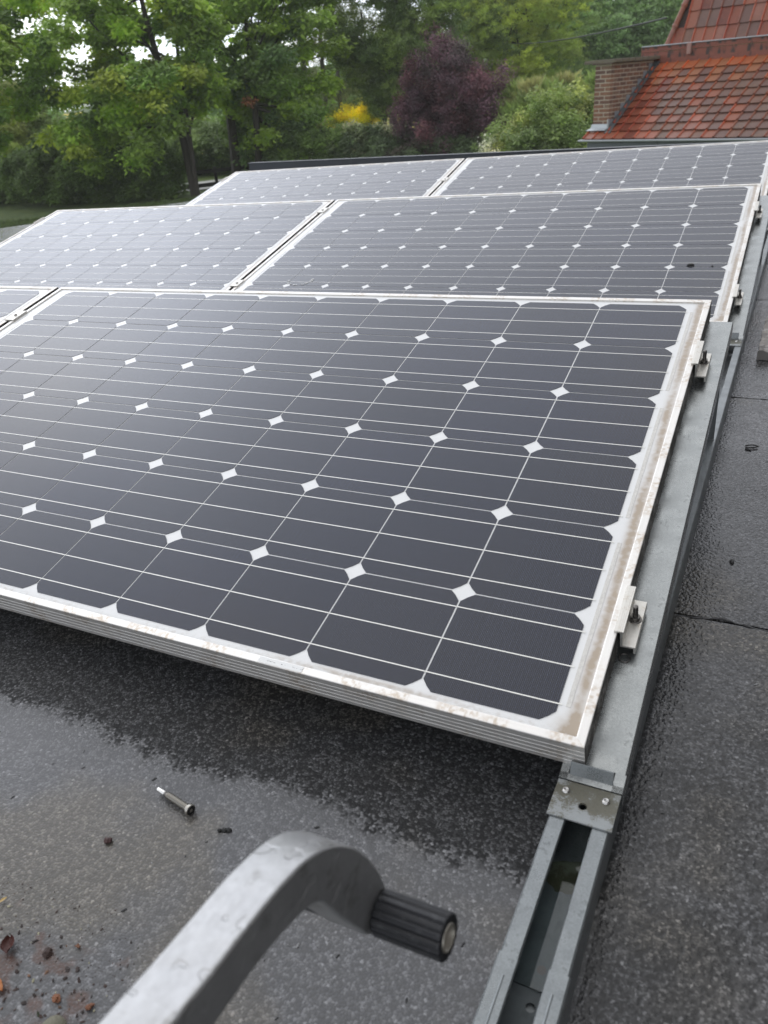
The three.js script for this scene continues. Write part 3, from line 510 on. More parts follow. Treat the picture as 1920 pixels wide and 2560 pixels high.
    const gs = [quads(top), quads(skirt(top[0])), quads(skirt(top[nv])), quads(skirt(top.map((r2) => r2[0]))), quads(skirt(top.map((r2) => r2[nu])))];
    const foil = std(0.30, 0.28, 0.26, { metalness: 0.45, roughness: 0.34, side: THREE.DoubleSide });
    tag(part('flashing_scrap', mergeGeometries(gs), foil, null), 'crumpled grey flashing scrap on the roof, cut by the right edge', 'scrap');
  }
}
{ // anthracite sheet upstand behind the back row
  const t = base('wind_deflector', [-3.40, RY, -4.42]); tag(t, 'long dark anthracite sheet-metal upstand behind the back row of panels', 'metal upstand');
  const m = std(0.045, 0.052, 0.062, { metalness: 0.2, roughness: 0.42 });
  const tilt = -0.0165, body = part('sheet', boxUV(rb(4.6, 0.334, 0.012, 0.002)), m, t); body.position.set(2.3, 0.17 + 2.3 * tilt, 0); body.rotation.z = tilt;
  const cap = part('cap_fold', boxUV(rb(4.604, 0.006, 0.05, 0.002)), m, t); cap.position.set(2.3, 0.339 + 2.3 * tilt, -0.016); cap.rotation.z = tilt;
  const end = part('end_fold', boxUV(rb(0.006, 0.31, 0.05, 0.002)), m, t); end.position.set(0.003, 0.165, -0.03);
}

// ------------------------------------------------------------------ the neighbouring house (its own frame: x along the gutter, z towards the camera, origin at the left end of the eaves)
{
  const h = base('tiled_house', [-3.7398, -0.55, -16.0005]); tag(h, 'old house with weathered red clay tile roofs, brick chimney and grey eaves', 'house');
  const gx = V(0.9371, -0.018, 0.3485).normalize(), up = V(0.0202, 0.9998, 0).normalize(), gz = gx.clone().cross(up).normalize(); up.copy(gz).cross(gx);
  h.quaternion.setFromRotationMatrix(new THREE.Matrix4().makeBasis(gx, up, gz));
  const AL = THREE.MathUtils.degToRad(34), pitch = 0.2155, row = 0.2087, NC = 20, NR = 10, r = rng(9);
  // clay: mottled, with lichen specks
  const mottle = tex(256, 256, (x, y) => { const n = fbm(x / 40, y / 40, 201, 5), f = fbm(x / 8, y / 8, 202, 3), l = sm(0.68, 0.74, fbm(x / 14, y / 14, 203, 4)), k = 0.62 + 0.55 * n + 0.25 * (f - 0.5); return [mix(k, 0.95, l), mix(k, 0.93, l), mix(k, 0.75, l)]; }, { srgb: true });
  const clay = (R, G, B, off) => { const t = mottle.clone(); t.offset.set(off, off * 0.37); t.needsUpdate = true; return std(R * 1.12, G * 1.1, B * 1.1, { map: t, roughness: 0.42, vertexColors: true }); };
  const greys = [[0.150, 0.078, 0.058], [0.135, 0.075, 0.058], [0.155, 0.092, 0.07], [0.125, 0.066, 0.052], [0.165, 0.082, 0.054]].map((c, i) => clay(...c, i * 0.19));
  const reds = [[0.20, 0.055, 0.029], [0.16, 0.043, 0.025], [0.23, 0.075, 0.04]].map((c, i) => clay(...c, 0.1 + i * 0.23));
  const oranges = [[0.36, 0.105, 0.04], [0.31, 0.092, 0.036], [0.25, 0.10, 0.045]].map((c, i) => clay(...c, 0.3 + i * 0.17));
  const salmon = [[0.30, 0.11, 0.072], [0.23, 0.095, 0.065]].map((c, i) => clay(...c, 0.5 + i * 0.21));
  const rolls = [clay(0.235, 0.075, 0.045, 0.2), clay(0.20, 0.06, 0.04, 0.6), clay(0.34, 0.085, 0.03, 0.4)];
  function tileGeo(w, len, rise) {        // pan with a raised roll on its left edge, lower end at z = len, thickness towards the front
    const pr = []; for (let i = 0; i <= 6; i++) { const a = Math.PI * (1 - i / 6); pr.push([0.017 + Math.cos(a) * 0.017, 0.002 + Math.sin(a) * 0.024]); }
    pr.push([0.040, 0.0008], [w * 0.55, 0.0], [w - 0.012, 0.0008], [w + 0.003, 0.003]);
    const th = 0.02, top = [0, 1].map((k) => pr.map(([x, y]) => V(x, y + rise * k, k * len))), fr = [pr.map(([x, y]) => V(x, y + rise, len)), pr.map(([x, y]) => V(x, y + rise - th, len - 0.002))];
    const sd = [[top[0][0], top[1][0]], [V(0, -0.012, 0), V(0, rise - 0.012, len)]], se = [[V(w + 0.004, -0.01, 0), V(w + 0.004, rise - 0.01, len)], [top[0][pr.length - 1], top[1][pr.length - 1]]];
    const g = mergeGeometries([quads([top[1], top[0]]), quads([fr[1], fr[0]]), quads(sd), quads(se)]), p = g.attributes.position, c = new Float32Array(p.count * 3);
    for (let i = 0; i < p.count; i++) { const k = p.getX(i) < 0.0345 && p.getY(i) > 0.0 ? 1 : 0; c[3 * i] = k ? 1.5 : 1; c[3 * i + 1] = k ? 0.95 : 1; c[3 * i + 2] = k ? 0.72 : 1; }
    g.setAttribute('color', new THREE.BufferAttribute(c, 3)); return g;
  }
  const bodyMat = std(0.05, 0.035, 0.03, { roughness: 0.9 });
  const prism = (pts, x0, x1) => { const s = new THREE.Shape(pts.map(([z, y]) => new THREE.Vector2(z, y))); return boxUV(new THREE.ExtrudeGeometry(s, { depth: x1 - x0, bevelEnabled: false }).rotateY(-Math.PI / 2).scale(1, 1, 1)); };
  // lower roof
  const lower = part('lower_roof', (() => { const g = new THREE.BoxGeometry(NC * pitch, 0.04, NR * row); g.translate(NC * pitch / 2, -0.032, -NR * row / 2); return boxUV(g); })(), bodyMat, h);
  lower.rotation.x = AL;
  const tg = tileGeo(pitch, row + 0.035, 0.030), tvar = [tg, tg.clone().rotateZ(0.012), tg.clone().rotateY(0.008)];
  for (let j = 0; j < NR; j++) for (let i = 0; i < NC; i++) {
    const u = (i + 0.5) * pitch, covered = u < 0.36 && j >= 1 && j < 9.5; if (covered) continue;
    const k = r(); let m = greys[Math.floor(r() * 5)];
    if (j >= 9) m = oranges[Math.floor(r() * 3)]; else if (j >= 7 && k < 0.35) m = oranges[2]; else if (i < 5 && i > 0) m = j >= 8 ? oranges[Math.floor(r() * 2)] : reds[Math.floor(r() * 3)];
    else if (j < 3 && i > 4 && i < 11 && k < 0.55) m = salmon[Math.floor(r() * 2)]; else if (j === 0 && i < 2) m = reds[2]; else if (k < 0.12) m = reds[2];
    const t = part('tile', tvar[Math.floor(r() * 3)], m, lower); t.position.set(i * pitch, 0.004 * (r() - 0.5), -(j + 1) * row - 0.0 + (r() - 0.5) * 0.008);
  }
  // bleached patches on two tiles
  // gutter, eaves boards, posts and wall
  const zinc = std(0.36, 0.38, 0.40, { metalness: 0.55, roughness: 0.42 }), greyPaint = std(0.115, 0.13, 0.145, { roughness: 0.6 }), darkWall = std(0.06, 0.062, 0.06, { roughness: 0.9 });
  part('gutter', at(boxUV(rb(NC * pitch + 0.10, 0.035, 0.11, 0.012, 2)), NC * pitch / 2 - 0.02, -0.030, 0.045), zinc, h);
  for (let i = 0; i < 6; i++) part('eaves_board', at(boxUV(rb(0.725, 0.115, 0.022, 0.003)), 0.09 + 0.3625 + i * 0.735, -0.115, 0.0), greyPaint, h);
  for (const x of [0.16, 0.33, 2.1, 4.1]) part('post', at(boxUV(rb(0.085, 2.0, 0.085, 0.006)), x, -1.17, -0.02), greyPaint, h);
  part('porch_wall', at(boxUV(new THREE.BoxGeometry(4.4, 1.9, 0.2)), 2.4, -1.12, -1.2), darkWall, h);
  // chimney: mortar core with every visible brick on it
  const CX0 = 0.055, CX1 = 0.395, CZ0 = -0.205, CZ1 = -1.70, CY0 = -0.2, CY1 = 1.235, mortar = std(0.46, 0.40, 0.32, { roughness: 0.95 });
  const chim = part('chimney', at(boxUV(new THREE.BoxGeometry(CX1 - CX0 - 0.012, CY1 - CY0, CZ0 - CZ1 - 0.012)), (CX0 + CX1) / 2, (CY0 + CY1) / 2, (CZ0 + CZ1) / 2), mortar, h);
  const bricks = [[0.21, 0.115, 0.08], [0.17, 0.095, 0.07], [0.24, 0.125, 0.08], [0.15, 0.09, 0.07], [0.23, 0.15, 0.105]].map((c, i) => { const t = mottle.clone(); t.offset.set(i * 0.3, 0.1 * i); t.needsUpdate = true; return std(...c, { map: t, roughness: 0.85 }); });
  const bc = new Map(), brick = (w, d) => { const k = w.toFixed(3) + d.toFixed(3); if (!bc.has(k)) bc.set(k, boxUV(rb(w, 0.053, d, 0.003), 3)); return bc.get(k); };
  for (let c = 0; c < 17; c++) {
    const y = 0.11 + c * 0.0705, off = c % 2; if (y > CY1 - 0.03) break;
    const cuts = off ? [CX0, CX0 + 0.115, CX1] : [CX0, CX0 + 0.222, CX1];                       // front face
    for (let i = 0; i < 2; i++) { const w = cuts[i + 1] - cuts[i] - 0.012; const b = part('brick', brick(w, 0.1), bricks[Math.floor(r() * 5)], chim); b.position.set((cuts[i] + cuts[i + 1]) / 2 + (i ? 0.006 : -0.006), y, CZ0 - 0.048 + 0.003 * (r() - 0.5)); }
    for (let z = CZ0 - (off ? 0.105 : 0.105 + 0.11); z > CZ1 + 0.05; z -= 0.222) {                // right flank
      const zz = z - 0.1055; if (y < -zz * Math.tan(AL) - 0.02) break;
      const b = part('brick', brick(0.1, 0.197), bricks[Math.floor(r() * 5)], chim); b.position.set(CX1 - 0.048 + 0.003 * (r() - 0.5), y, zz);
    }
    if (!off) { const b = part('brick', brick(0.1, 0.098), bricks[Math.floor(r() * 5)], chim); b.position.set(CX1 - 0.0478, y, CZ0 - 0.158); }
  }
  const capMat = std(0.17, 0.15, 0.115, { roughness: 0.95, map: mottle });
  for (let i = 0; i < 7; i++) part('coping_slab', at(boxUV(rb(0.66, 0.058 + 0.004 * (i % 2), 0.222, 0.006)), 0.17, 1.271, CZ0 + 0.0 - 0.06 - i * 0.232), capMat, h);
  part('coping_bed', at(boxUV(new THREE.BoxGeometry(0.42, 0.02, 1.60)), 0.23, 1.235, -0.95), std(0.10, 0.075, 0.06, { roughness: 0.95 }), h);
  // lead: apron, stepped flashing, and slate soakers
  const lead = std(0.27, 0.29, 0.31, { metalness: 0.35, roughness: 0.55 }), slateM = std(0.075, 0.08, 0.082, { roughness: 0.55 }), leadLight = std(0.46, 0.49, 0.51, { metalness: 0.4, roughness: 0.45 });
  const apron = part('lead_apron', quads([[V(-0.035, 0.130, -0.105), V(0.385, 0.130, -0.105)], [V(0.02, 0.165, -0.185), V(0.38, 0.165, -0.185)], [V(0.04, 0.235, -0.200), V(0.385, 0.235, -0.200)]].map((q) => q.reverse())), leadLight, h);
  apron.material.side = THREE.DoubleSide;
  part('lead_corner', at(boxUV(rb(0.02, 0.17, 0.04, 0.004)), 0.398, 0.235, -0.19), leadLight, h);
  for (let k = 0; k < 8; k++) {
    const z = -0.215 - k * 0.185, y = -z * Math.tan(AL); 
    const s = new THREE.Shape([[0, -0.02], [0, 0.155], [0.115, 0.155 + 0.0], [0.205, 0.105]].map(([a, b]) => new THREE.Vector2(a, b)));
    const g = new THREE.ExtrudeGeometry(s, { depth: 0.004 + 0.0008 * (k % 2), bevelEnabled: false }).rotateY(Math.PI / 2); g.translate(CX1 + 0.001, y + 0.01, z);
    part('step_flashing', boxUV(g), lead, h);
  }
  for (let k = 0; k < 10; k++) { const g = boxUV(rb(0.13, 0.012, row + 0.03, 0.002)); const o = part('slate_soaker', g, slateM, lower); o.position.set(CX1 + 0.052, 0.030, -(k + 1.35) * row + 0.04); o.rotation.x = 0.1; }
  // upper roof behind its timber box gutter
  const FZ = -1.745, FY0 = 1.13, FY1 = 1.462, timber = tex(256, 64, (x, y) => { const n = fbm(x / 30, y / 20, 221, 4), g2 = fbm(x / 60, y / 3, 222, 3), d = sm(0.55, 0.75, n); return [mix(0.22, 0.05, d) * (0.8 + 0.4 * g2), mix(0.075, 0.035, d) * (0.8 + 0.4 * g2), mix(0.05, 0.03, d) * (0.8 + 0.4 * g2)]; }, { srgb: true });
  const wood = std(1, 1, 1, { map: scaled(timber, 1.3), roughness: 0.6 });
  part('fascia_board', at(boxUV(rb(4.5, 0.085, 0.03, 0.004), 1), 0.10 + 2.25, FY1 - 0.052, FZ + 0.008), wood, h);
  part('fascia_board', at(boxUV(rb(4.5, 0.235, 0.03, 0.004), 1), 0.10 + 2.25, FY1 - 0.215, FZ), wood, h);
  part('soffit_end', at(boxUV(rb(0.022, 0.33, 0.22, 0.004), 1), 0.094, FY1 - 0.17, FZ - 0.10), wood, h);
  part('gutter_lip', at(boxUV(rb(4.51, 0.022, 0.07, 0.008, 2)), 0.10 + 2.255, FY1 + 0.002, FZ + 0.012), zinc, h);
  part('outlet_block', at(boxUV(rb(0.075, 0.19, 0.07, 0.012, 2)), 1.10, FY1 - 0.09, FZ + 0.05), std(0.34, 0.21, 0.18, { roughness: 0.7 }), h);
  part('gable_wall', at(boxUV(new THREE.BoxGeometry(4.0, 3.8, 3.0)), 2.65, -0.75, FZ - 1.72), std(0.16, 0.09, 0.065, { roughness: 0.95, map: mottle }), h);
  const A2 = THREE.MathUtils.degToRad(68), p2 = 0.205, r2 = 0.305, upperRoof = part('upper_roof', at(boxUV(new THREE.BoxGeometry(3.9, 0.05, 2.4)), 2.1, -0.036, -1.2), bodyMat, h);
  upperRoof.position.set(0.56, FY1 - 0.015, FZ - 0.05); upperRoof.rotation.x = A2;
  const tg2 = tileGeo(p2, r2 + 0.04, 0.024), tv2 = [tg2, tg2.clone().rotateZ(0.01)];
  for (let j = 0; j < 7; j++) for (let i = 0; i < 19; i++) {
    const x = 0.10 + i * p2 + j * 0.0; if (x < 0.02 + (j + 0.3) * r2 * 0.225) continue;
    const k = r(), m = k < 0.5 ? reds[Math.floor(r() * 3)] : k < 0.8 ? greys[Math.floor(r() * 5)] : k < 0.92 ? salmon[1] : greys[3];
    const t = part('tile', tv2[Math.floor(r() * 2)], m, upperRoof); t.position.set(x, 0.004 * (r() - 0.5), -(j + 1) * r2 + 0.01 * (r() - 0.5));
  }
  // hip caps up the left edge
  const capG = (() => { const pts = [[0.050, -0.01], [0.052, 0.02], [0.046, 0.30], [0.052, 0.33], [0.06, 0.335], [0.06, 0.37], [0.045, 0.38]]; return boxUV(new THREE.LatheGeometry(pts.map(([x, y]) => new THREE.Vector2(x, y)), 18, 0, Math.PI * 2), 3); })();
  for (let k = 0; k < 6; k++) { const c = part('hip_cap', capG, [salmon[1], reds[2], salmon[1], greys[2]][k % 4], upperRoof); c.position.set(0.035 + k * 0.36 * 0.215, 0.03, 0.02 - k * 0.355); c.rotation.set(-Math.PI / 2, 0, 0); c.rotation.order = 'YXZ'; c.rotation.set(-Math.PI / 2, -0.215, 0); }
}
{ // overhead cable
  const a = V(-26.8, 4.2, -74.7), b = V(-2.55, 1.33, -17.3), pts = []; for (let i = 0; i <= 30; i++) { const t = i / 30, p = a.clone().lerp(b, t); p.y -= 2.2 * t * (1 - t); pts.push(p); }
  tag(part('overhead_cable', new THREE.TubeGeometry(new THREE.CatmullRomCurve3(pts), 60, 0.017, 6), std(0.03, 0.032, 0.032), null), 'thin dark cable hanging from the tiled house to the left', 'cable');
}

// ------------------------------------------------------------------ the garden and beyond
const GY = -2.6;
const grassMap = tex(512, 512, (x, y) => { const n = fbm(x / 64, y / 64, 301, 5, 8, 8), f = hash2(x, y, 302), g = hash2(x >> 1, y >> 2, 303), v = 0.55 + 0.5 * n + 0.35 * (f - 0.5) + 0.3 * (g - 0.5); return [0.105 * v * (0.8 + 0.5 * n), 0.165 * v, 0.030 * v]; }, { srgb: true });
{
  const gr = new THREE.PlaneGeometry(900, 900).rotateX(-Math.PI / 2); gr.translate(-60, GY - 0.02, -150);
  tag(part('ground', boxUV(gr, 0.4), std(1, 1, 1, { map: grassMap, roughness: 0.95 }), null), null, null, null, 'structure');
  const lane = new THREE.Shape([[-3.4, -2.6], [-3.4, 2.2], [60, 2.2], [60, -2.6]].map(([l, q]) => new THREE.Vector2(-26.4 + 0.765 * l - 0.644 * q, 31.7 + 0.644 * l + 0.765 * q)));
  const lg = new THREE.ShapeGeometry(lane).rotateX(-Math.PI / 2); lg.translate(0, GY + 0.01, 0);
  const laneMap = tex(256, 256, (x, y) => { const v = 0.5 + 0.12 * (hash2(x, y, 311) - 0.5) + 0.2 * (fbm(x / 32, y / 32, 312, 4, 8, 8) - 0.5); return [v, v * 0.99, v * 0.96]; }, { srgb: true });
  tag(part('lane', boxUV(lg, 0.5), std(1, 1, 1, { map: laneMap, roughness: 0.8 }), null), null, null, null, 'structure');
  // rising rape field behind the hedges, then wooded slope
  const seg = 40, field = new THREE.PlaneGeometry(220, 90, seg, 24).rotateX(-Math.PI / 2), p = field.attributes.position;
  for (let i = 0; i < p.count; i++) { const x = p.getX(i), z = p.getZ(i), t = (45 - z) / 90; p.setY(i, 0.05 + 4.5 * t * t + 0.5 * fbm(x * 0.05 + 20, z * 0.05 + 20, 321, 3) * t); }
  field.computeVertexNormals(); field.rotateY(0.72); field.translate(-86, GY - 0.05, -80);
  const rape = tex(256, 256, (x, y) => { const n = fbm(x / 26, y / 26, 331, 4, 0, 0), f = hash2(x, y, 332), m = sm(0.42, 0.6, n + 0.2 * (f - 0.5)); return [mix(0.10, 0.52, m), mix(0.14, 0.42, m), mix(0.04, 0.03, m)]; }, { srgb: true });
  tag(part('field', boxUV(field, 0.05), std(1, 1, 1, { map: rape, roughness: 0.95 }), null), null, null, null, 'structure');
  const hill = new THREE.SphereGeometry(1, 60, 24, 0, Math.PI * 2, 0, Math.PI / 2); hill.scale(120, 9, 42); hill.rotateY(0.2);
  hill.translate(-40, GY - 0.3, -150);
  tag(part('hill', boxUV(hill, 0.2), std(0.7, 0.8, 0.7, { map: grassMap, roughness: 0.95 }), null), null, null, null, 'structure');
}
// foliage: sprays of folded leaves, set by the thousand in clumps on the limbs
function spray(n, size, spread, seed, droop = 0.4, slim = 0.55) {
  const r = rng(seed), pos = [];
  for (let i = 0; i < n; i++) {
    const c = V(r() + r() - 1, (r() + r() - 1) * 0.7, r() + r() - 1).multiplyScalar(spread), az = r() * 6.283, s = size * (0.65 + 0.7 * r());
    const d = V(Math.cos(az), -droop * (0.3 + r()), Math.sin(az)).normalize(), side = V(-Math.sin(az), (r() - 0.5) * 0.8, Math.cos(az)).normalize(), n2 = d.clone().cross(side).normalize();
    const A = c, B = c.clone().addScaledVector(d, s), M = c.clone().addScaledVector(d, s * 0.45), L = M.clone().addScaledVector(side, s * slim * 0.5).addScaledVector(n2, s * 0.12), R2 = M.clone().addScaledVector(side, -s * slim * 0.5).addScaledVector(n2, s * 0.12);
    for (const v of [A, L, B, A, B, R2]) pos.push(v.x, v.y, v.z);
  }
  const g = new THREE.BufferGeometry(); g.setAttribute('position', new THREE.Float32BufferAttribute(pos, 3)); g.computeVertexNormals(); return g;
}
const leafMat = (tr = 0.35) => new THREE.MeshPhysicalMaterial({ color: 0xffffff, roughness: 0.88, side: THREE.DoubleSide, transmission: tr, thickness: 0 });
const LM = leafMat(0.48), LMdark = leafMat(0.25);
const SP = { broad: spray(26, 0.21, 0.34, 1, 0.6, 0.62), mid: spray(34, 0.12, 0.28, 2, 0.4, 0.55), fine: spray(44, 0.075, 0.26, 3, 0.3, 0.5), needle: spray(40, 0.13, 0.24, 4, -0.6, 0.28), grass: spray(30, 0.30, 0.22, 5, -1.4, 0.10) };
function limb(a, b, r0, r1, seed, bend = 0.12) {
  const r = rng(seed), L = a.distanceTo(b), m1 = a.clone().lerp(b, 0.35).add(V((r() - 0.5), (r() - 0.2) * 0.8, (r() - 0.5)).multiplyScalar(L * bend)), m2 = a.clone().lerp(b, 0.7).add(V((r() - 0.5), (r() - 0.3) * 0.6, (r() - 0.5)).multiplyScalar(L * bend));
  const c = new THREE.CatmullRomCurve3([a, m1, m2, b]), g = new THREE.TubeGeometry(c, 10, 1, 6), p = g.attributes.position, q = V(0, 0, 0);
  for (let i = 0; i <= 10; i++) { const ctr = c.getPointAt(i / 10), rad = mix(r0, r1, i / 10); for (let j = 0; j <= 6; j++) { const k = i * 7 + j; q.fromBufferAttribute(p, k).sub(ctr).multiplyScalar(rad).add(ctr); p.setXYZ(k, q.x, q.y, q.z); } }
  g.computeVertexNormals(); return { g, c };
}
function tree(name, label, cat, group, o) {   // o: x, z, y (foot), h, crown {y0,y1,rx,rz,dx,dz}, trunks, limbs, clumps, per, clumpR, spray, colors, bark, mat, lean
  const t = base(name, [o.x, o.y ?? GY, o.z]); tag(t, label, cat, group);
  const r = rng(o.seed), cr = o.crown, bark = std(...(o.bark ?? [0.05, 0.043, 0.035]), { roughness: 0.95 }), limbs = [];
  const cy = (cr.y0 + cr.y1) / 2, ry = (cr.y1 - cr.y0) / 2, cx = cr.dx ?? 0, cz = cr.dz ?? 0;
  const inCrown = (shell) => { for (;;) { const v0 = r() < (o.thin ?? 1), v = V(r() * 2 - 1, r() * 2 - 1, r() * 2 - 1), l = v.length(); if (l > 1 || l < shell || (v.y > -0.25 && !v0)) continue; const taper = o.taper ? mix(1, o.taper, (v.y + 1) / 2) : 1; return V(cx + v.x * cr.rx * taper, cy + v.y * ry, cz + v.z * cr.rz * taper); } };
  for (const [dx, dz, top, rad, lx = 0, lz = 0] of o.trunks ?? []) {
    const l = limb(V(dx, -0.1, dz), V(dx + lx, top, dz + lz), rad, rad * 0.35, o.seed + dx * 100 + 3, 0.03); part('trunk', l.g, bark, t); limbs.push(l.c);
  }
  const clumps = [];
  if (limbs.length) for (let k = 0; k < (o.limbs ?? 12); k++) {
    const host = limbs[k % limbs.length], e = inCrown(0.45), st = host.getPointAt(Math.min(0.97, 0.3 + 0.6 * r())); if (st.y > e.y + 1) st.copy(host.getPointAt(0.35));
    const l = limb(st, e, (o.limbR ?? 0.07) * (0.7 + 0.6 * r()), 0.012, o.seed + 50 + k, 0.14); part('branch', l.g, bark, t);
    clumps.push(e, l.c.getPointAt(0.75).clone(), l.c.getPointAt(0.55).clone());
  }
  while (clumps.length < o.clumps) clumps.push(inCrown(r() < 0.7 ? 0.55 : 0.1));
  const N = clumps.length * o.per, im = new THREE.InstancedMesh(SP[o.spray], o.mat ?? LM, N), m = new THREE.Matrix4(), q = new THREE.Quaternion(), e = new THREE.Euler(), c = new THREE.Color(); let k = 0;
  for (const p of clumps) {
    const R = o.clumpR * (0.6 + 0.8 * r()), tone = 0.75 + 0.5 * r(), col = o.colors[Math.floor(r() * o.colors.length)];
    for (let i = 0; i < o.per; i++) {
      const v = V(r() + r() - 1, (r() + r() - 1) * (o.flat ?? 0.55), r() + r() - 1).multiplyScalar(R), s = (o.scale ?? 1) * (0.7 + 0.6 * r());
      if (p.y + v.y < (o.minY ?? 0.1)) v.y = (o.minY ?? 0.1) - p.y + r() * 0.3;
      q.setFromEuler(e.set((r() - 0.5) * 0.9, r() * 6.283, (r() - 0.5) * 0.9)); m.compose(v.add(p), q, V(s, s, s)); im.setMatrixAt(k, m);
      const b = 2.2 * tone * (0.75 + 0.5 * r()); im.setColorAt(k++, c.setRGB(col[0] * b * 1.15, col[1] * b * 1.1, col[2] * b));
    }
  }
  im.name = 'crown'; im.userData.kind = 'stuff'; t.add(im);
  return t;
}
const G = { maple: [[0.125, 0.20, 0.018], [0.16, 0.24, 0.02], [0.085, 0.15, 0.018], [0.21, 0.265, 0.022]], dark: [[0.055, 0.095, 0.018], [0.07, 0.115, 0.022], [0.042, 0.075, 0.016]], olive: [[0.13, 0.16, 0.035], [0.16, 0.19, 0.045], [0.10, 0.14, 0.03]], purple: [[0.068, 0.032, 0.048], [0.055, 0.030, 0.044], [0.085, 0.034, 0.045], [0.045, 0.034, 0.036]], lime: [[0.19, 0.235, 0.03], [0.145, 0.20, 0.03], [0.17, 0.21, 0.04]], wood: [[0.115, 0.19, 0.06], [0.14, 0.22, 0.065], [0.095, 0.16, 0.055]], yellow: [[0.52, 0.49, 0.015], [0.44, 0.44, 0.018], [0.12, 0.17, 0.02]] };
tree('maple_tree', 'broad bright green maple on the left with dark forked trunk beside the wooden fence', 'tree', null, { x: -22.6, z: -27.4, seed: 1, trunks: [[0, 0, 8.6, 0.20, -0.5, 0.4], [0.1, 0, 7.8, 0.12, 0.9, 0.4]], limbs: 22, limbR: 0.075, crown: { y0: 1.3, y1: 11, rx: 5.0, rz: 3.6, dx: -1.8, dz: 1.4 }, clumps: 165, per: 20, clumpR: 0.66, thin: 0.7, spray: 'broad', colors: G.maple });
tree('maple_tree', 'tall green maple right of the forked one, with a few orange dead leaves', 'tree', null, { x: -22.9, z: -30.9, seed: 2, trunks: [[0, 0, 9, 0.24, 0.3, 0], [1.6, 0.6, 8, 0.17, 0.9, 0.2]], limbs: 20, crown: { y0: 0.9, y1: 11.5, rx: 3.3, rz: 2.7, dx: 1.9, dz: -0.6 }, clumps: 145, per: 20, clumpR: 0.64, thin: 0.65, spray: 'broad', colors: [...G.maple.slice(0, 3), [0.055, 0.105, 0.022]] });
{ // the spray of dead orange leaves hanging in it
  const host = scene.children.filter((o) => /^maple_tree/.test(o.name)).pop(), r = rng(3), gs = [];
  for (let i = 0; i < 6; i++) { const g = SP.broad.clone(); g.scale(0.55, 0.55, 0.55); g.rotateY(r() * 6); g.translate(2.75 + (r() - 0.5) * 0.5, 3.35 + (r() - 0.5) * 0.4, 2.2 + (r() - 0.5) * 0.3); gs.push(g); }
  part('dead_leaves', mergeGeometries(gs), std(0.30, 0.12, 0.05, { side: THREE.DoubleSide, roughness: 0.8 }), host).userData.label = 'cluster of orange dead leaves';
}
tree('maple_tree', 'dense green maple crown at the top left corner above the hedge', 'tree', null, { x: -29.5, z: -22.5, seed: 3, trunks: [[0, 0, 8, 0.2, 0.4, -0.4]], limbs: 14, crown: { y0: 2.4, y1: 11.5, rx: 4.0, rz: 3.4 }, clumps: 100, per: 22, clumpR: 0.75, thin: 0.7, spray: 'broad', colors: G.maple });
tree('hedge_shrub', 'feathery olive shrub at the left edge in front of the yellow field', 'shrub', null, { x: -37.0, z: -30.4, seed: 4, trunks: [[0, 0, 4.4, 0.08, 0.8, -0.4], [-0.5, 0.2, 4, 0.07, -0.6, 0.2]], limbs: 18, limbR: 0.03, crown: { y0: 0.6, y1: 6.2, rx: 3.0, rz: 2.6 }, clumps: 90, per: 22, clumpR: 0.8, scale: 1.4, spray: 'mid', colors: G.olive });
tree('garden_hedge', 'dark rounded hedge along the back of the lawn on the left', 'hedge', null, { x: -29.5, z: -27.4, seed: 5, crown: { y0: 0.0, y1: 2.5, rx: 3.8, rz: 1.7 }, clumps: 130, per: 26, clumpR: 0.6, spray: 'mid', colors: G.dark, mat: LMdark, minY: 0.05 });
tree('garden_hedge', 'lower olive green hedge at the left end of the lawn', 'hedge', null, { x: -36.0, z: -28.6, seed: 6, crown: { y0: 0.0, y1: 2.6, rx: 5.0, rz: 1.8 }, clumps: 110, per: 26, clumpR: 0.6, spray: 'mid', colors: [[0.12, 0.165, 0.028], [0.08, 0.12, 0.024], [0.06, 0.095, 0.02]], mat: LMdark, minY: 0.05 });
tree('garden_hedge', 'dark hedge end beside the wooden fence and the forked maple trunk', 'hedge', null, { x: -25.2, z: -27.6, seed: 7, crown: { y0: 0.0, y1: 2.3, rx: 1.7, rz: 1.3 }, clumps: 80, per: 26, clumpR: 0.5, spray: 'mid', colors: G.dark, mat: LMdark, minY: 0.05 });
tree('poplar_tree', 'tall thin-leaved poplar with three pale upright trunks behind the maples', 'tree', null, { x: -23.4, z: -39.8, seed: 8, bark: [0.13, 0.12, 0.10], trunks: [[-0.6, 0.2, 14, 0.17, 0.2, 0], [0.5, 0, 14, 0.15, 0.3, 0], [1.3, 0.2, 13, 0.13, 0.1, 0]], limbs: 30, limbR: 0.03, crown: { y0: 1.5, y1: 15, rx: 2.6, rz: 2.2, dx: 0.6 }, clumps: 150, per: 12, clumpR: 0.9, flat: 0.9, spray: 'fine', colors: [[0.13, 0.145, 0.055], [0.105, 0.13, 0.05], [0.15, 0.155, 0.07]] });
tree('poplar_tree', 'sparse grey-green poplar right of the three-trunked one', 'tree', null, { x: -20.2, z: -42.0, seed: 9, bark: [0.12, 0.11, 0.09], trunks: [[0, 0, 13, 0.14, 0.2, 0], [1.0, 0.3, 12, 0.11, 0.6, 0]], limbs: 30, limbR: 0.03, crown: { y0: 1.5, y1: 14, rx: 2.2, rz: 2.0, dx: 0.5 }, clumps: 130, per: 13, clumpR: 0.9, flat: 0.9, spray: 'fine', colors: [[0.11, 0.14, 0.05], [0.09, 0.125, 0.045]] });
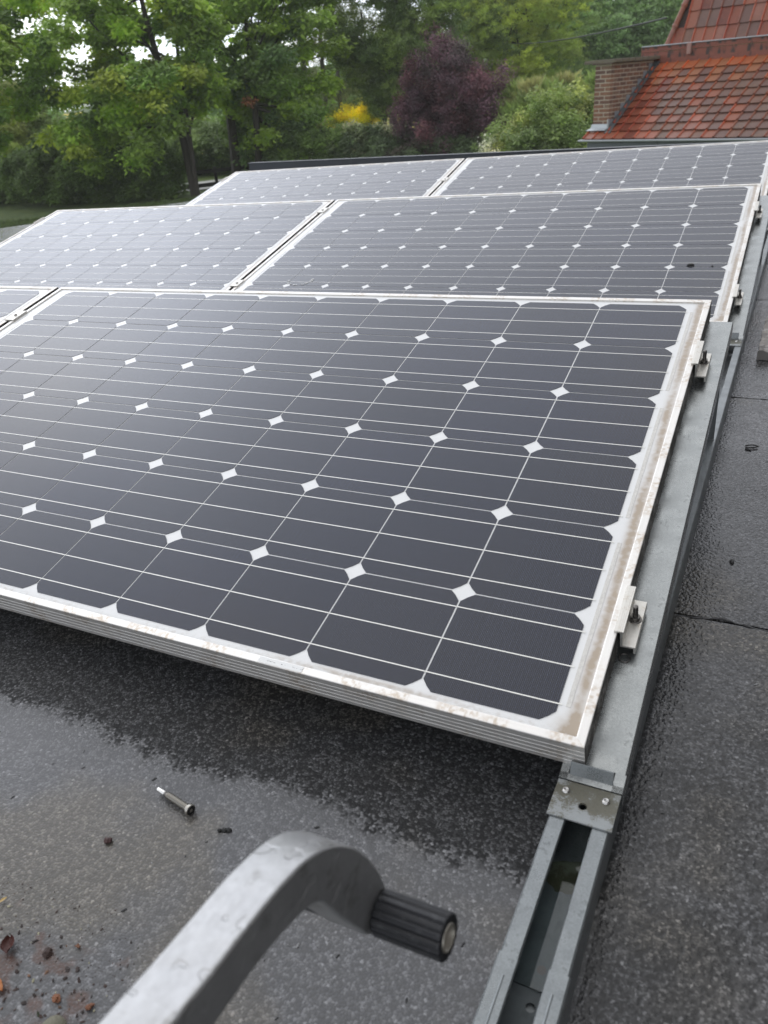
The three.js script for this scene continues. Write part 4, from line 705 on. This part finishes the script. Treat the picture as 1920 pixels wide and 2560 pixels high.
tree('multistem_tree', 'dark green fan-shaped tree with several stems, left of the purple tree', 'tree', null, { x: -17.1, z: -35.5, seed: 10, trunks: [[0, 0, 6, 0.13, 1.6, 0], [0.1, 0.1, 7, 0.12, 0.5, -0.3], [-0.1, 0, 6.4, 0.11, -0.9, 0.2], [0.2, 0, 5, 0.09, 2.2, 0.4]], limbs: 28, limbR: 0.04, crown: { y0: 2.2, y1: 9.5, rx: 3.0, rz: 2.2, dx: 0.3 }, taper: 1.25, clumps: 140, per: 26, clumpR: 0.75, flat: 0.8, spray: 'needle', colors: [[0.08, 0.125, 0.026], [0.06, 0.10, 0.025], [0.11, 0.16, 0.03]], mat: LM });
tree('purple_tree', 'dark purple-leaved plum tree in the middle of the garden', 'tree', null, { x: -12.3, z: -31.0, seed: 11, bark: [0.035, 0.028, 0.028], trunks: [[0, 0, 4.4, 0.13, 0.1, 0], [0.2, 0.1, 3.4, 0.09, 0.9, 0], [-0.1, 0, 3.6, 0.08, -0.9, 0]], limbs: 24, limbR: 0.035, crown: { y0: 0.5, y1: 4.7, rx: 2.75, rz: 2.2 }, taper: 0.6, clumps: 130, per: 20, clumpR: 0.45, flat: 1.5, spray: 'fine', scale: 1.1, colors: G.purple, mat: leafMat(0.22) });
tree('broom_bush', 'bright yellow flowering broom bush between the maple and the purple tree', 'shrub', null, { x: -19.6, z: -36.3, seed: 12, crown: { y0: 0.3, y1: 3.2, rx: 1.3, rz: 0.9 }, clumps: 60, per: 14, clumpR: 0.4, spray: 'fine', colors: [...G.yellow, G.yellow[2]] });
tree('elder_shrub', 'pale green shrub with cream flowers below the yellow broom', 'shrub', null, { x: -16.3, z: -31.6, seed: 13, crown: { y0: 0.1, y1: 2.0, rx: 2.2, rz: 1.0, dx: -0.4 }, clumps: 80, per: 22, clumpR: 0.5, spray: 'mid', colors: [[0.075, 0.115, 0.045], [0.06, 0.095, 0.035], [0.10, 0.13, 0.055], [0.33, 0.34, 0.22]] });
tree('garden_shrub', 'dark shrub under the right-hand maple behind the back panels', 'shrub', null, { x: -19.3, z: -31.2, seed: 14, crown: { y0: 0.0, y1: 2.4, rx: 2.2, rz: 1.2 }, clumps: 90, per: 24, clumpR: 0.5, spray: 'mid', colors: G.dark, mat: LMdark });
tree('garden_shrub', 'dark low shrub at the foot of the purple tree', 'shrub', null, { x: -13.6, z: -30.4, seed: 15, crown: { y0: 0.0, y1: 1.5, rx: 2.4, rz: 1.0, dx: 0.4 }, clumps: 80, per: 24, clumpR: 0.45, spray: 'mid', colors: [[0.035, 0.055, 0.02], [0.045, 0.07, 0.03], [0.04, 0.035, 0.025]], mat: LMdark });
tree('roadside_hedge', 'green hedge behind the pale lane and the wooden fence', 'hedge', null, { x: -30.5, z: -38.5, seed: 21, crown: { y0: 0, y1: 2.6, rx: 5.5, rz: 2.0 }, clumps: 130, per: 20, clumpR: 0.75, spray: 'mid', scale: 1.4, colors: [[0.10, 0.16, 0.03], [0.13, 0.19, 0.04], [0.075, 0.12, 0.025]] });
tree('white_shrub', 'small shrub with white blossom right of the purple tree', 'shrub', null, { x: -9.7, z: -27.6, seed: 16, crown: { y0: 0.5, y1: 1.75, rx: 0.42, rz: 0.4 }, clumps: 7, per: 3, clumpR: 0.2, spray: 'fine', colors: [[0.62, 0.62, 0.60], [0.5, 0.52, 0.48], [0.08, 0.11, 0.05]] });
tree('willow_tree', 'yellowish green tree with soft drooping tips behind the purple tree', 'tree', null, { x: -15.2, z: -45.6, seed: 17, trunks: [[0, 0, 8, 0.22, 0.4, 0], [0.3, 0, 7, 0.15, 1.8, 0]], limbs: 26, limbR: 0.05, crown: { y0: 1.4, y1: 10.2, rx: 4.2, rz: 3.2, dx: 0.9 }, clumps: 190, per: 26, clumpR: 0.95, flat: 0.7, spray: 'needle', colors: [...G.lime.slice(0, 2), [0.11, 0.155, 0.03], [0.08, 0.125, 0.028]] });
tree('bank_shrub', 'rounded light green bramble bank left of the brick chimney', 'shrub', null, { x: -8.6, z: -28.8, seed: 18, crown: { y0: -1.2, y1: 2.5, rx: 2.5, rz: 1.9, dx: 0.9 }, clumps: 130, per: 24, clumpR: 0.62, flat: 0.9, spray: 'mid', colors: [[0.15, 0.205, 0.045], [0.12, 0.175, 0.04], [0.19, 0.22, 0.06], [0.085, 0.13, 0.032]] });
tree('bank_grass', 'tall pale grass along the top of the bramble bank', 'grass', null, { x: -7.6, z: -30.8, seed: 19, crown: { y0: 1.5, y1: 2.9, rx: 3.4, rz: 0.9 }, clumps: 60, per: 26, clumpR: 0.45, spray: 'grass', colors: [[0.20, 0.24, 0.08], [0.26, 0.27, 0.12], [0.14, 0.19, 0.06]] });
{ // the earth of the bank under its brambles
  const g = lump(61, 4.2, 2.2, 2.6, 4, 0.25); tag(part('bank', boxUV(g, 0.4), std(0.8, 0.8, 0.7, { map: grassMap, roughness: 0.95 }), null), null, null, null, 'structure').position.set(-7.6, GY, -30.8);
}
// trees of the wood on the rise behind, single crowns
const woodTrees = [
  [-17.5, -66, 11, 3.8, 'hazy green woodland tree behind the willow'], [-12.5, -68, 12.5, 3.6, 'tall hazy woodland tree left of the tiled house roof'], [-8.6, -70, 11.5, 3.4, 'hazy woodland tree behind the hip of the tiled roof'], [-21.5, -70, 10, 4.0, 'woodland tree in the haze above the purple tree'], [-5, -66, 11, 3.4, 'woodland tree hidden partly by the tiled house'],
  [-27, -66, 6.4, 3.8, 'far tree behind the poplars'], [-33, -62, 5.6, 3.6, 'far tree seen between the maple and the poplars'], [-39, -56, 5.6, 3.8, 'far tree behind the right-hand maple'], [-44, -50, 4.6, 3.6, 'far tree behind the forked maple'], [-49, -43, 4.4, 3.4, 'far tree behind the left maple'], [-13.8, -58, 8.5, 2.8, 'mid green tree with pale trunks in front of the hazy wood'], [-10.2, -60, 7.6, 2.6, 'mid green tree beside the chimney coping']];
woodTrees.forEach(([x, z, h, w, label], i) => tree('woodland_tree', label, 'tree', 'trees of the far wood', { x, z, y: GY + (i < 5 ? 2.2 : 0.4), seed: 30 + i, bark: [0.14, 0.125, 0.10], trunks: [[0, 0, h * 0.7, 0.17, 0.2, 0], [0.8, 0.2, h * 0.6, 0.12, 0.4, 0]], limbs: 10, crown: { y0: 0.0, y1: h, rx: w, rz: w * 0.8 }, taper: 0.8, clumps: 120, per: 22, clumpR: 1.05, flat: 0.7, spray: 'broad', colors: G.wood }));
{ // wooden post and rail fence by the forked maple
  const t = base('wooden_fence', [-26.3, GY, -28.9]); tag(t, 'dark wooden post-and-rail fence by the lane behind the maple trunks', 'fence');
  const d = V(0.765, 0, -0.644), m = std(0.022, 0.02, 0.018, { roughness: 0.9 }), ang = Math.atan2(0.644, 0.765);
  for (let i = 0; i < 6; i++) { const p = part('post', boxUV(rb(0.14, 0.95, 0.14, 0.01)), m, t); p.position.copy(d).multiplyScalar(i * 1.5).setY(0.40); p.rotation.y = ang; }
  for (const y of [0.72, 0.16]) { const q = part('rail', boxUV(rb(7.6, 0.17, 0.05, 0.01)), m, t); q.position.copy(d).multiplyScalar(3.75).setY(y); q.position.x += 0.05; q.position.z += 0.08; q.rotation.y = ang; }
}
{ // grass tufts along the hedge foot
  const r = rng(88), N = 2600, im = new THREE.InstancedMesh(SP.grass, LM, N), m = new THREE.Matrix4(), q = new THREE.Quaternion(), e = new THREE.Euler(), c = new THREE.Color();
  for (let i = 0; i < N; i++) { const u = r(), x = mix(-31, -20, u) + r() * 1.0, z = mix(-17.5, -28.5, u) + (r() - 0.1) * 4.5, s = 0.25 + 0.4 * r(); q.setFromEuler(e.set(0, r() * 6, 0)); m.compose(V(x, GY, z), q, V(s, s, s)); im.setMatrixAt(i, m); const b = 0.7 + 0.6 * r(); im.setColorAt(i, c.setRGB(0.125 * b, 0.19 * b, 0.035 * b)); }
  im.name = 'lawn_grass'; scene.add(im); tag(im, 'short green lawn grass in front of the hedge on the left', 'grass', null, 'stuff');
}

// ------------------------------------------------------------------ draw
scene.traverse((o) => { if (o.isMesh) { o.castShadow = true; o.receiveShadow = true; } });
const renderer = new THREE.WebGLRenderer({ antialias: true });
renderer.shadowMap.enabled = true;
renderer.toneMapping = THREE.LinearToneMapping;
renderer.toneMappingExposure = 1.14;
renderer.render(scene, camera);
